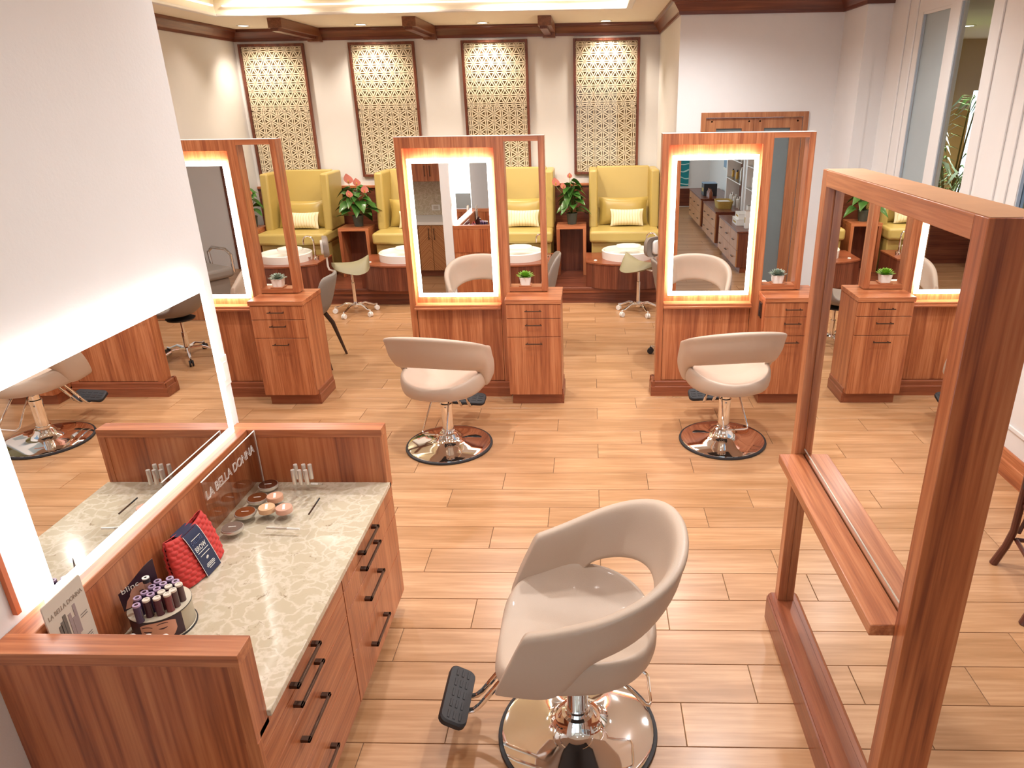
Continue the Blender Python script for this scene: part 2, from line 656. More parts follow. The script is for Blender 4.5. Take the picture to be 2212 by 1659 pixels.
# ceiling with a tray
TX0, TX1, TY0, TY1 = -3.84, 0.375, 3.0, 8.05
cb = MB()
cb.box(-6.2, XE + .05, YS, TY0, CZ, CZ + 0.1).box(-6.2, XE + .05, TY1, YB + 0.1, CZ, CZ + 0.1)
cb.box(-6.2, TX0, TY0, TY1, CZ, CZ + 0.1).box(TX1, XE + .05, TY0, TY1, CZ, CZ + 0.1)
ceiling = struct('ceiling', cb, ceil_m)
tb = MB()
TZ = 3.40
tb.box(TX0, TX1, TY0, TY1, TZ, TZ + 0.08)
for a in ((TX0 - .08, TX0, TY0 - .08, TY1 + .08), (TX1, TX1 + .08, TY0 - .08, TY1 + .08), (TX0, TX1, TY0 - .08, TY0), (TX0, TX1, TY1, TY1 + .08)):
    tb.box(a[0], a[1], a[2], a[3], CZ + 0.1, TZ + 0.08)
tb.build('tray_recess', cove_m, ceiling)
lb = MB()
for a in ((TX0 - .05, TX0 + .012, TY0 - .05, TY1 + .05), (TX1 - .012, TX1 + .05, TY0 - .05, TY1 + .05), (TX0 + .012, TX1 - .012, TY0 - .05, TY0 + .012), (TX0 + .012, TX1 - .012, TY1 - .012, TY1 + .05)):
    lb.box(a[0], a[1], a[2], a[3], CZ - 0.022, CZ + 0.004)
lb.build('tray_moulding', trim_m, ceiling, bevel=0.006)

# walls
struct('wall_back', MB().box(XW - .1, 0.96, YB, YB + .1, 0, CZ), wall_m)
struct('wall_left', MB().box(XW - .1, XW, 6.2, YB, 0, CZ), wall_m)
struct('wall_return', MB().box(0.86, 0.96, 7.66, YB, 0, CZ), wall_m)
DX0, DX1, DZ = 1.150, 2.108, 2.066
YD = 7.56
struct('wall_door', MB().box(0.86, DX0 - .005, YD, YD + .1, 0, CZ).box(DX1 + .005, 2.5, YD, YD + .1, 0, CZ).box(DX0 - .005, DX1 + .005, YD, YD + .1, DZ + .005, CZ), wall_m)
struct('wall_recess', MB().box(2.40, 2.50, 6.96, YD, 0, CZ), wall_m)
struct('wall_pier', MB().box(2.50, XE + .12, 6.96, 7.06, 0, CZ).box(2.40, 2.50, 6.955, 6.96, 0, CZ), wall_m)
struct('wall_vanity', MB().box(-1.65, -1.55, -0.6, 2.79, 0, CZ), wall_m)
struct('wall_nook', MB().box(-6.2, -1.65, 0.42, 0.52, 0, CZ), wall_m)
struct('wall_nook_side', MB().box(-6.3, -6.2, 0.42, 6.3, 0, CZ).box(-6.2, XW - .1, 6.2, 6.3, 0, CZ), wall_m)
# street side of the shop behind the camera, with a glazed front that lets the daylight in
struct('wall_south', MB().box(-1.65, 2.62, YS - .1, YS, 2.75, CZ).box(-1.65, 2.62, YS - .1, YS, 0, 0.3).box(-1.65, -1.5, YS - .1, YS, 0.3, 2.75).box(0.9, 2.62, YS - .1, YS, 0.3, 2.75), wall_m)
struct('wall_west', MB().box(-1.75, -1.65, YS, -0.6, 0, 0.3).box(-1.75, -1.65, YS, -0.6, 2.75, CZ).box(-1.75, -1.65, -0.9, -0.6, 0.3, 2.75).box(-1.75, -1.65, YS, YS + .2, 0.3, 2.75), wall_m)
wn = struct('window_1', MB().box(-1.5, 0.9, YS - .06, YS - .05, 0.3, 2.75), glass_m)
fb = MB()
for xx in (-1.5, -0.72, 0.08, 0.86):
    fb.box(xx, xx + .04, YS - .09, YS - .01, 0.3, 2.75)
fb.box(-1.5, 0.9, YS - .09, YS - .01, 2.71, 2.75).box(-1.5, 0.9, YS - .09, YS - .01, 0.3, 0.34)
fb.build('window_frame', trim_m, wn)
wn = struct('window_2', MB().box(-1.71, -1.70, YS + .2, -0.9, 0.3, 2.75), glass_m)
fb = MB()
for yy in (YS + .2, -4.0, -2.5, -0.94):
    fb.box(-1.74, -1.66, yy, yy + .04, 0.3, 2.75)
fb.box(-1.74, -1.66, YS + .2, -0.9, 2.71, 2.75).box(-1.74, -1.66, YS + .2, -0.9, 0.3, 0.34)
fb.build('window_frame', trim_m, wn)

# right wall with tall glazed panels; z of the panes
P1, P2, P3 = (5.86, 6.33), (5.245, 5.71), (3.0, 4.56)
def ywall(mb, y0, y1, z0, z1):
    mb.box(XE, XE + .05, y0, y1, z0, z1)
wr = MB()
ywall(wr, P1[1], 6.96, 0, CZ)
ywall(wr, P2[1], P1[0], 0, CZ)
ywall(wr, P3[1], P2[0], 0, CZ)
ywall(wr, P1[0], P1[1], 2.855, CZ)
ywall(wr, P1[0], P1[1], 0, 0.25)
ywall(wr, P2[0], P2[1], 2.88, CZ)
ywall(wr, P3[0], P3[1], 2.855, CZ)
ywall(wr, P3[0], P3[1], 0, 0.95)
ywall(wr, YS, P3[0], 0, CZ)
struct('wall_right', wr, trim_m)
def pane(n, y0, y1, z0, z1, gm):
    o = struct('window_%d' % n, MB().box(XE + .02, XE + .028, y0 + .02, y1 - .02, z0 + .02, z1 - .02), gm)
    f = MB()
    f.box(XE + .005, XE + .045, y0, y0 + .02, z0, z1).box(XE + .005, XE + .045, y1 - .02, y1, z0, z1)
    f.box(XE + .005, XE + .045, y0 + .02, y1 - .02, z1 - .02, z1).box(XE + .005, XE + .045, y0 + .02, y1 - .02, z0, z0 + .02)
    f.build('window_frame', trim_m, o)
    e = MB()
    e.box(XE - .004, XE + .012, y1 - .028, y1 - .016, z0 + .02, z1 - .02)
    e.build('window_bead', frame_grey, o)
    return o
pane(3, P1[0], P1[1], 0.25, 2.855, frost_m)
pane(4, P2[0], P2[1], 0.0, 2.88, glass_m)
pane(5, P3[0], P3[1], 0.95, 2.855, sky_glass)
# flat casing strips of the right wall
tr = MB()
for y0, y1 in ((6.42, 6.52), (6.60, 6.64), (4.66, 4.70), (5.10, 5.14), (4.80, 4.83)):
    tr.box(XE - .014, XE, y0, y1, 0.2, 2.98)
struct('trim_1', tr, trim_m, bevel=0.004)
tr = MB().box(XE - .018, XE, 3.05, 4.5, 0.80, 0.84).box(XE - .012, XE, 3.05, 4.5, 0.30, 0.33)
struct('trim_2', tr, trim_m, bevel=0.005)
YN = 9.8
WX0 = 4.83
NWALL = MB().box(2.51, WX0, YN, YN + .1, 0, CZ).box(WX0 + .6, 5.9, YN, YN + .1, 0, CZ).box(WX0, WX0 + .6, YN, YN + .1, 2.29, CZ).box(WX0, WX0 + .6, YN, YN + .1, 0, .35)
# room beyond the clear pane: beige walls, pale ceiling, bright window
struct('wall_beyond_north', NWALL, beige_m)
struct('wall_beyond_south', MB().box(XE + .05, 5.9, 4.65, 4.75, 0, CZ), beige_m)
struct('wall_beyond_east', MB().box(5.8, 5.9, 4.75, YN, 0, CZ).box(2.51, 2.61, 7.07, YN, 0, CZ), beige_m)
struct('ceiling_beyond', MB().box(XE + .05, 5.8, 4.75, 7.06, 2.88, 2.96).box(2.61, 5.8, 7.06, YN, 2.88, 2.96), ceil_m)
struct('floor_beyond', MB().box(XE, 5.9, 4.65, 9.9, -0.06, 0), grout_m)

# crown mouldings in dark wood
def crown(n, a, b, nx, ny, m, miter0=0.0, miter1=0.0):
    """a,b: wall line ends; n: into-room normal"""
    prof = [(0, 2.985), (0.018, 2.985), (0.022, 3.015), (0.05, 3.05), (0.075, 3.085), (0.095, 3.09), (0.095, CZ), (0, CZ)]
    A, B = Vector((a[0], a[1], 0)), Vector((b[0], b[1], 0))
    t = (B - A).normalized()
    N = Vector((nx, ny, 0))
    l0 = [tuple(A + N * d + t * (d * miter0) + Vector((0, 0, z - .0005))) for d, z in prof]
    l1 = [tuple(B + N * d - t * (d * miter1) + Vector((0, 0, z - .0005))) for d, z in prof]
    return struct('trim_%d' % n, MB().loft([l0, l1]), m, ang=20)
crown(3, (XW, YB), (0.86, YB), 0, -1, dark_x, 1, 1)
crown(4, (XW, 6.2), (XW, YB), 1, 0, dark_y, 0, 1)
crown(5, (0.86, 7.56), (0.86, YB), -1, 0, dark_y, -1, 1)
crown(6, (0.86, 7.56), (2.40, 7.56), 0, -1, dark_x, -1, 1)
crown(7, (2.40, 6.955), (2.40, 7.56), -1, 0, dark_y, -1, 1)
crown(8, (2.40, 6.955), (2.62, 6.955), 0, -1, dark_x, -1, 0)

# baseboards
def base_prof(h, d):
    return [(0, 0), (d, 0), (d, h * .62), (d * .75, h * .66), (d * .75, h * .95), (d * .45, h), (0, h)]
def baseboard(name, a, b, nx, ny, m, h=0.173, d=0.022, parent=None):
    A, B = Vector((a[0], a[1], 0)), Vector((b[0], b[1], 0))
    N = Vector((nx, ny, 0))
    ls = [[tuple(Q + N * dd + Vector((0, 0, z))) for dd, z in base_prof(h, d)] for Q in (A, B)]
    return struct(name, MB().loft(ls), m, ang=20)
baseboard('baseboard_right', (XE, YS + .02), (XE, 6.94), -1, 0, wood_y)
baseboard('baseboard_vanity', (-1.55, -.58), (-1.55, 1.36), 1, 0, trim_m, 0.14)
baseboard('baseboard_door_wall', (0.97, YD), (1.09, YD), 0, -1, wood_x)
# wainscot behind the pedicure chairs
wc = struct('trim_9', MB().box(XW + .001, 0.858, YB - .022, YB, 0.0, 1.20), dark_x)
MB().box(XW + .001, 0.858, YB - .045, YB - .0005, 1.20, 1.235).build('wainscot_cap', wood_x, wc, bevel=0.005)

# double door
golden_z = wood('golden_brown_veneer', '#935a38', '#a66b45', '#b67d54', axis=2)
dr = struct('door_1', MB().box(DX0 + .001, DX1 - .001, YD + .05, YD + .055, 0.004, DZ - .002), dark_z)
for i, (a, b) in enumerate(((DX0 + .002, 1.6255), (1.6285, DX1 - .002))):
    lf = MB()
    gx0, gx1 = a + .105, b - .112
    lf.box(a, gx0, YD + .01, YD + .05, 0.005, DZ - .004).box(gx1, b, YD + .01, YD + .05, 0.005, DZ - .004)
    lf.box(gx0, gx1, YD + .01, YD + .05, 1.965, DZ - .004).box(gx0, gx1, YD + .01, YD + .05, 0.005, 0.25)
    lo = lf.build('door_leaf', golden_z, dr)
    MB().box(gx0 - .002, gx1 + .002, YD + .026, YD + .034, 0.248, 1.967).build('glass_panel', doorglass_m, lo)
    for xx in (a + .06, b - .045):
        MB().lathe([(0.0, 0), (0.009, 0.0), (0.011, 0.006), (0.004, 0.012), (0.001, .013)], 12, (xx, YD + .010, 2.03), ax=1).build('door_stud', bronze_m, lo)
    hx = b - .05 if i == 0 else a + .05
    MB().tube([(hx, YD + .01, 1.22), (hx, YD - .03, 1.22), (hx, YD - .03, 0.98), (hx, YD + .01, 0.98)], 0.008, 8).build('door_handle', bronze_m, lo)
cs = MB()
cs.box(DX0 - .05, DX0, YD - .018, YD + .0, 0, DZ + .05).box(DX1, DX1 + .05, YD - .018, YD, 0, DZ + .05).box(DX0, DX1, YD - .018, YD, DZ, DZ + .05)
cs.build('door_casing', golden_z, dr, bevel=0.003)

# ceiling beams running out from the back wall
for x0, y0, lab in ((-3.48, 8.45, 'dark wood ceiling beam between the first and second lattice panels from the left'), (-2.045, 8.56, 'dark wood ceiling beam above the gap left of the third lattice panel'), (-0.578, 8.72, 'rightmost dark wood ceiling beam, left of the fourth lattice panel')):
    t = thing('ceiling_beam', lab, 'beam', (x0 + .075, 9.1, 2.985), group='ceiling beams over the pedicure row', world=True)
    MB().box(x0, x0 + .15, y0, YB - .001, 3.02, CZ - .001).build('beam_body', beam_y, t, bevel=0.003)
    MB().box(x0 + .02, x0 + .105, y0 + .015, YB - .001, 2.99, 3.02).build('beam_soffit', dark_y, t)
    MB().box(x0 - .0, x0 + .15, YB - .12, YB - .001, 2.965, 3.02).build('beam_bracket', beam_y, t)

# recessed downlights
dl_proto = None
lamp_group = 'recessed ceiling downlights'
def downlight(x, y, label, power, size=150, blend=0.9, aim=None, z=CZ, col=None):
    t = thing('ceiling_light', label, 'ceiling light', (x, y, z), group=lamp_group)
    MB().lathe([(0.055, -.0005), (0.075, -.0005), (0.078, -.004), (0.074, -.008), (0.056, -.006)], 28, caps=False).build('trim_ring', white_m, t)
    MB().lathe([(0.0005, -.0012), (0.056, -.0012), (0.056, -.004), (0.0005, -.004)], 24).build('lens', lens_m, t)
    ld = bpy.data.lights.new('downlight_lamp', 'SPOT')
    ld.energy = power
    ld.spot_size = R(size)
    ld.spot_blend = blend
    ld.shadow_soft_size = 0.06
    ld.color = col or LAMP_COL
    lo = bpy.data.objects.new('downlight_lamp', ld)
    C.objects.link(lo)
    lo.parent = t
    lo.location = (0, 0, -0.06)
    if aim:
        d = Vector(aim) - Vector((x, y, z - .06))
        lo.rotation_euler = d.to_track_quat('-Z', 'Y').to_euler()
    return t
lens_m = emitter('lamp_lens', (1.0, 0.93, 0.82, 1), 14.0)
for i, (x, y) in enumerate(((-4.08, 9.2), (-2.72, 9.32), (-1.28, 9.38), (0.185, 9.42))):
    ordn = ('leftmost', 'second from left', 'third from left', 'rightmost')[i]
    downlight(x, y, 'round recessed downlight near the back wall, %s of the four' % ordn, WASH_W, 120, 0.9, (x + .1, YB, 1.3), col=WARM_COL)
for x, y, k, lab in ((-2.95, 4.2, 1.0, 'over the left styling chair'), (-1.0, 3.7, 1.1, 'over the middle styling chair'), (0.55, 3.3, 1.0, 'between the foreground chair and the right styling chair'), (1.0, 4.4, 1.0, 'over the right styling chair'),
                     (-2.9, 6.6, 1.0, 'over the left nail table'), (-0.95, 6.7, 1.1, 'over the middle nail table'), (0.9, 6.5, 1.0, 'over the right nail table'), (-0.35, 1.9, .38, 'over the foreground chair'), (1.75, 1.9, .5, 'over the rattan chair side'),
                     (-0.1, -1.2, .16, 'just behind the camera'), (1.6, -1.2, .3, 'over the middle retail chest'), (1.6, -3.6, .3, 'over the far retail chest'), (-3.4, 2.2, .4, 'over the shampoo corner'), (-5.2, 3.5, .5, 'deep in the nook'), (1.85, 5.5, .35, 'near the glazed right wall')):
    tray = TX0 < x < TX1 and TY0 < y < TY1
    downlight(x, y, 'added unseen fill downlight ' + lab, LAMP_W * k, 160, 1.0, z=TZ if tray else CZ)  # unseen downlights added for even fill across the room
for x, lab in ((-3.3, 'far left'), (-2.0, 'left'), (-.7, 'right'), (.2, 'far right')):
    downlight(x, 7.75, 'added unseen fill downlight in the tray facing the lattice panels, %s' % lab, LAMP_W * .75, 130, 1.0, (x, YB, 1.2), TZ, WARM_COL)  # unseen lamps added inside the tray to brighten the back wall
downlight(3.73, 7.92, 'round downlight in the ceiling of the room beyond the glass door', LAMP_W * 2.2, 160, 1.0, z=2.88)
# warm LED strip in the tray cove
cv = MB()
cv.box(TX0 + .02, TX0 + .04, TY0 + .1, TY1 - .1, CZ + .06, CZ + .075).box(TX1 - .04, TX1 - .02, TY0 + .1, TY1 - .1, CZ + .06, CZ + .075)
cv.box(TX0 + .1, TX1 - .1, TY1 - .04, TY1 - .02, CZ + .06, CZ + .075)
cv.build('cove_led_strip', emitter('cove_led', (1.0, 0.84, 0.62, 1), 1.6), ceiling)

# ================================================================== STYLING STATIONS
YF = 5.38            # front face of the station panels
ST = {}
def bar_handle(mb, p0, p1, out, r=0.004):
    """bar pull between p0 and p1 with posts, 'out' = vector from face to bar"""
    a, b, o = Vector(p0), Vector(p1), Vector(out)
    t = (b - a).normalized()
    mb.tube([a + o - t * .012, b + o + t * .012], r, 8)
    mb.tube([a, a + o], r * .9, 8)
    mb.tube([b, b + o], r * .9, 8)
    return mb

def station(x0, label, key):
    t = thing('styling_station', label, 'mirror station', (x0, YF, 0), group='styling stations in the back row')
    W, D = 0.795, 0.11
    rx0, rx1, rz0, rz1 = 0.049, 0.722, 0.772, 1.941
    pn = MB()
    pn.box(0, rx0, 0, D, 0.12, 2.018).box(rx1, W, 0, D, 0.12, 2.018).box(rx0, rx1, 0, D, rz1, 2.018)
    pn.box(rx0, rx1, 0.052, D, rz0 - .03, rz1)
    p = pn.build('panel', wood_z, t)
    MB().box(rx0 + .003, rx1 - .003, 0.006, D - .002, 0.125, 0.735).build('lower_panel', wood_z, t, bevel=0.002)
    MB().box(-.001, 1.09, -.0015, D + .0015, 2.018, 2.0205).build('top_edge', trim_m, t)
    bm_ = MB()
    prof = base_prof(0.125, 0.032)
    for yy, sg in ((0, -1), (D, 1)):
        ls = [[(xx, yy + sg * dd, z) for dd, z in prof] for xx in (-.03, W - .02)]
        bm_.loft(ls)
    ls = [[(0 - dd, yy, z) for dd, z in prof] for yy in (-.03, D + .03)]
    bm_.loft(ls)
    bm_.box(0, W - .02, 0, D, 0, 0.12)
    bm_.build('base_moulding', plinth_x, t, ang=20)
    sh = MB()
    sh.box(0.045, 0.724, -.05, 0.054, 0.738, 0.756).box(0.049, 0.722, -.032, 0.054, 0.756, 0.772)
    sh.build('shelf', wood_x, t, bevel=0.003)
    # open window frame beside the panel
    fr = MB()
    fr.box(1.045, 1.09, 0, D, 0.873, 2.018)
    fr.build('frame_post', wood_z, t, bevel=0.002)
    MB().box(W, 1.045, 0, D, 1.981, 2.018).build('frame_rail', wood_x, t)
    MB().box(W, 1.045, 0, D, 0.873, 0.908).build('frame_sill', wood_x, t)
    # mirror with lit frosted border
    mx0, mx1, mz0, mz1 = 0.078, 0.700, 0.832, 1.868
    b = 0.033
    mi = MB().box(mx0 + b, mx1 - b, 0.004, 0.012, mz0 + b, mz1 - b).build('mirror', mirror_m, t)
    lb_ = MB()
    lb_.box(mx0, mx0 + b, 0.004, 0.012, mz0, mz1).box(mx1 - b, mx1, 0.004, 0.012, mz0, mz1)
    lb_.box(mx0 + b, mx1 - b, 0.004, 0.012, mz0, mz0 + b).box(mx0 + b, mx1 - b, 0.004, 0.012, mz1 - b, mz1)
    lb_.build('lit_border', led_m, mi)
    MB().box(mx0 + .06, mx1 - .06, 0.012, 0.052, mz0 + .06, mz1 - .06).build('mount_box', white_m, mi)
    ls_ = MB()
    ls_.box(mx0 + .05, mx1 - .05, 0.02, 0.044, mz0 + .045, mz0 + .055).box(mx0 + .05, mx1 - .05, 0.02, 0.044, mz1 - .055, mz1 - .045)
    ls_.box(mx0 + .045, mx0 + .055, 0.02, 0.044, mz0 + .055, mz1 - .055).box(mx1 - .055, mx1 - .045, 0.02, 0.044, mz0 + .055, mz1 - .055)
    ls_.build('led_strip', led2_m, mi)
    ST[key] = t
    return t

def drawer_cabinet(x0, label, outlet=False):
    t = thing('drawer_cabinet', label, 'cabinet', (x0, 5.154, 0), group='drawer cabinets beside the stations')
    W, D = 0.418, 0.385
    b = MB().box(0.002, W - .002, 0.02, 0.224, 0.092, 0.832).box(0.0155, W - .002, 0.224, D, 0.092, 0.832)
    b.build('body', wood_z, t)
    MB().box(0.02, W - .015, 0.05, D - .01, 0, 0.095).build('toe_kick', plinth_x, t)
    tp = MB().prism([(-.004, -.006), (W + .004, -.006), (W + .004, D), (.0155, D), (.0155, .224), (-.004, .224)], 0.832, 0.868)
    tp.build('top', wood_x, t, bevel=0.003)
    MB().box(0.03, W - .03, 0.03, D - .03, 0.868, 0.8683).build('top_inlay', wood_x, t)
    for z0, z1 in ((0.722, 0.828), (0.574, 0.718), (0.096, 0.570)):
        dw = MB().box(0.004, W - .004, 0, 0.02, z0, z1).build('drawer', wood_z, t, bevel=0.0015)
        hz = z1 - .046
        hm = MB()
        bar_handle(hm, (W / 2 - .052, 0, hz), (W / 2 + .052, 0, hz), (0, -.028, 0), 0.0045)
        hm.build('handle', bronze_m, dw)
    for zz in (0.03,):
        ls = [[(W - .015 + dd, yy, z) for dd, z in base_prof(0.125, 0.026)] for yy in (0.05, D)]
        MB().loft(ls).build('base_moulding', plinth_y, t, ang=20)
    if outlet:
        pl = MB().box(-.006, 0.002, 0.10, 0.18, 0.68, 0.80).build('outlet_plate', bronze_m, t, bevel=0.002)
        MB().box(-.009, -.005, 0.125, 0.155, 0.69, 0.735).box(-.009, -.005, 0.125, 0.155, 0.745, 0.79).build('socket', rubber_m, pl)
    return t

for key, x0, lab, labc in ((1, -3.385, 'tall cherry wood styling station with lit mirror, half hidden by the white wall', 'cherry wood three-drawer cabinet beside the station at the white wall'),
                           (2, -1.426, 'tall cherry wood styling station with lit mirror, middle of the back row', 'cherry wood three-drawer cabinet under the bright green succulent'),
                           (3, 0.517, 'tall cherry wood styling station with lit mirror, in front of the double door', 'cherry wood drawer cabinet with dark outlet, partly behind the tall mirror frame')):
    station(x0, lab, key)
    drawer_cabinet(x0 + 0.781, labc, key == 3)

# succulents on their coasters
def succulent(x, y, z, lm, label, n_ring, droop):
    t = thing('potted_succulent', label, 'potted plant', (x, y, z), group='succulents in the station windows')
    pm = MB()
    loops = []
    for w_, zz in ((.036, 0.008), (.040, .03), (.046, .070), (.042, .070), (.040, .062)):
        loops.append([(px_, py_, zz) for px_, py_ in rrect(w_ * 2, w_ * 2, w_ * .35, 3)])
    pm.loft(loops)
    pm.build('pot', porcelain_m, t)
    MB().box(-.048, .048, -.048, .048, 0, .008).build('coaster', wood_x, t, bevel=0.002)
    MB().prism(rrect(.074, .074, .02, 3), .055, .064).build('soil', soil_m, t)
    lf = MB()
    rnd = random.Random(int(x * 100))
    for ring in range(n_ring):
        el = R(12 + 66 * ring / (n_ring - 1))
        ln = 0.078 - 0.030 * ring / (n_ring - 1)
        cnt = 11 - ring
        for k in range(cnt):
            a = 2 * PI * (k + 0.5 * (ring % 2)) / cnt + rnd.uniform(-.12, .12)
            dx, dy = math.cos(a), math.sin(a)
            secs = []
            for s_, wd in ((0, .35), (.35, .95), (.65, 1.0), (.88, .55), (1.0, .06)):
                r_ = s_ * ln * math.cos(el)
                h_ = .064 + s_ * ln * math.sin(el) - droop * s_ * s_ * .008
                hw = wd * .0125
                th = .0035 * (1.05 - s_)
                c_ = Vector((dx * r_, dy * r_, h_))
                sd = Vector((-dy, dx, 0)) * hw
                upv = Vector((-dx * math.sin(el), -dy * math.sin(el), math.cos(el))) * th
                secs.append([tuple(c_ + sd + upv * .6), tuple(c_ + upv), tuple(c_ - sd + upv * .6), tuple(c_ - upv)])
            lf.loft(secs)
    lf.build('leaves', lm, t, ang=50)
    return t
ys = YF + .055
succulent(-1.426 + .915, ys, .908, leaf2_m, 'bright green succulent in a square white pot at the middle station', 5, 0)
succulent(-3.385 + .915, ys, .908, leaf3_m, 'grey-green succulent in a square white pot at the left station', 4, 0.5)
succulent(0.517 + .925, ys, .908, leaf3_m, 'spiky grey-green succulent in a square white pot at the right station', 5, 0)

# ================================================================== RIGHT FREESTANDING MIRROR
t = thing('mirror_frame_station', 'tall cherry wood framed floor mirror with shelf at the right edge', 'mirror station', (0.90, 2.1, 0), world=True)
bold_z = wood('bold_striped_cherry', '#7a3a22', '#a95c35', '#c0764a', axis=2, fine=70, broad=10)
XF_, XB_ = 0.841, 0.985
Y0, Y1 = 1.542, 2.69
MB().box(XF_, XB_, Y0, Y0 + .061, 0.0, 2.006).build('end_post', bold_z, t, bevel=0.002)
MB().box(XF_, XB_, Y1 - .052, Y1, 0.0, 2.006).build('end_post', wood_z, t, bevel=0.002)
MB().box(XF_, XB_, Y0 + .061, Y1 - .052, 1.950, 2.006).build('top_rail', wood_y, t, bevel=0.002)
MB().box(XF_ + .005, XB_ - .005, Y0 + .005, Y1 - .005, 2.006, 2.0075).build('top_cap', mat('pale_cap_wood', '#b98a66', .5, noise=.12, nscale=14), t)  # thin paler sheet over the frame top
MB().box(0.90, 0.955, Y0 + .061, Y1 - .052, 0.10, 1.950).build('core_panel', dark_z, t)
MB().box(0.878, 0.90, Y0 + .061, Y0 + .071, 0.13, 1.95).build('mirror_stop', dark_z, t)
MB().box(0.878, 0.90, Y1 - .062, Y1 - .052, 0.13, 1.95).build('mirror_stop', dark_z, t)
mi = MB().box(0.876, 0.899, Y0 + .071, Y1 - .062, 0.137, 1.95).build('mirror', mirror_m, t)
MB().box(0.8735, 0.876, Y0 + .071, Y1 - .062, 0.905, 0.9075).build('mirror_edge', silver_m, mi)
pl = MB()
pf = [(0, 0), (.036, 0), (.036, .118), (.030, .122), (.030, .128), (.018, .138), (0, .138)]
pl.loft([[(XF_ + .03 - d - .03, yy, z) for d, z in pf] for yy in (Y0 + .0, Y1 + .0)])
pl.box(XF_, .90, Y0 + .061, Y1 - .052, 0, .137)
pl.build('plinth', plinth_y, t, ang=20)
MB().box(0.955, 0.99, Y0 + .061, Y1 - .052, 0, .13).build('back_plinth', plinth_y, t)
MB().box(0.776, 0.874, 1.606, 2.636, 0.842, 0.880).build('shelf', wood_y, t, bevel=0.003)

# ================================================================== VANITY
VX, VXF = -1.55, -0.897
t = thing('makeup_vanity', 'cherry wood makeup vanity with raised sides against the white wall', 'vanity', (-1.22, 2.07, 0), world=True)
CZT = 0.705
for nm_, y0, y1 in (('end_panel', 2.705, 2.77), ('end_panel', 1.382, 1.452)):
    e = MB().box(VX + .001, VXF, y0, y1, 0.66, 0.935).build(nm_, bold_z, t)
    MB().box(VX + .001, VXF + .002, y0 - .003, y1 + .003, 0.924, 0.961).build('panel_cap', wood_x, e, bevel=0.0015)
    MB().box(VXF - .030, VXF + .001, y0 - .003, y1 + .003, 0.66, 0.925).build('panel_stile', wood_z, e)
MB().box(VX + .001, -1.476, 1.452, 2.705, 0.66, 0.935).build('back_rail', wood_z, t)
MB().box(VX + .001, -1.474, 1.452, 2.705, 0.935, 0.961).build('rail_cap', wood_y, t, bevel=0.003)
MB().box(-1.476, -0.884, 1.452, 2.705, CZT - .022, CZT).build('counter', quartz_m, t, bevel=0.002)
MB().box(VX + .002, -0.915, 1.392, 2.762, 0.085, 0.683).build('body', wood_z, t)
MB().box(VX + .002, -0.97, 1.41, 2.74, 0.0, 0.085).build('toe_kick', plinth_y, t)
MB().box(VX + .001, -0.93, 1.382, 1.392, 0.0, 0.66).build('side_panel', bold_z, t)
MB().box(-0.93, -0.893, 1.380, 1.398, 0.0, 0.66).build('end_stile', wood_z, t)
for (y0, y1), hy in (((2.073, 2.757), (2.262, 2.442)), ((1.400, 2.068), (1.598, 1.772))):
    for z0, z1, hz in ((0.612, 0.680, 0.648), (0.512, 0.608, 0.574), (0.318, 0.508, 0.432), (0.09, 0.314, 0.206)):
        dw = MB().box(-0.915, -0.896, y0, y1, z0, z1).build('drawer', wood_z if y0 > 2 else wood_y, t, bevel=0.0015)
        hm = MB()
        for yy in hy:
            hm.box(-.897, -.866, yy - .009, yy + .009, hz - .006, hz + .006)
        hm.box(-.874, -.866, hy[0] - .009, hy[1] + .009, hz - .006, hz + .006)
        hm.build('handle', bronze_m, dw, bevel=0.0015)

# lit wall mirror over the vanity
t = thing('vanity_mirror', 'large backlit wall mirror with glowing white border above the vanity', 'mirror', (VX, 2.12, 0.965), world=True)
my0, my1, mz0, mz1 = 1.565, 2.682, 0.963, 1.617
b = 0.040
mi = MB().box(-1.522, -1.516, my0 + b, my1 - b, mz0 + b - .004, mz1 - b).build('mirror', mirror_m, t)
lb_ = MB()
lb_.box(-1.522, -1.516, my0, my0 + b, mz0, mz1).box(-1.522, -1.516, my1 - b, my1, mz0, mz1)
lb_.box(-1.522, -1.516, my0 + b, my1 - b, mz0, mz0 + b - .004).box(-1.522, -1.516, my0 + b, my1 - b, mz1 - b, mz1)
lb_.build('lit_border', emitter('vanity_lit_border', (1.0, 0.95, 0.90, 1), 3.6), mi)
bx_ = MB().box(VX + .001, -1.523, my0 + .05, my1 - .05, mz0 + .05, mz1 - .05)
bx_.build('mount_box', mat('orange_cedar_strip', '#c56a40', .4, noise=.1), t)
ls_ = MB()
ls_.box(-1.546, -1.526, my0 + .030, my1 - .030, mz1 - .046, mz1 - .036).box(-1.546, -1.526, my0 + .030, my0 + .040, mz0 + .04, mz1 - .046)
ls_.box(-1.546, -1.526, my1 - .040, my1 - .030, mz0 + .04, mz1 - .046).box(-1.546, -1.526, my0 + .04, my1 - .04, mz0 + .03, mz0 + .04)
ls_.build('led_strip', emitter('vanity_led', (1.0, 0.95, 0.90, 1), 10.0), t)
# cedar strip standing beside the mirror
tag(MB().box(VX + .001, -1.536, 1.49, 1.505, 0.99, 1.55).build('wall_strip', mat('cedar_strip', '#d06f42', .4, noise=.1), ang=30), 'thin orange wood strip on the wall beside the vanity mirror', 'wood strip')
# switch plate
t = thing('wall_switch', 'white switch plate on the white wall beside the vanity mirror', 'switch', (VX, 2.757, 1.21), world=True)
MB().box(VX + .0005, VX + .008, 2.722, 2.786, 1.146, 1.276).build('plate', white_m, t, bevel=0.002)
MB().box(VX + .008, VX + .011, 2.738, 2.770, 1.172, 1.250).build('rocker', white_m, t, bevel=0.001)

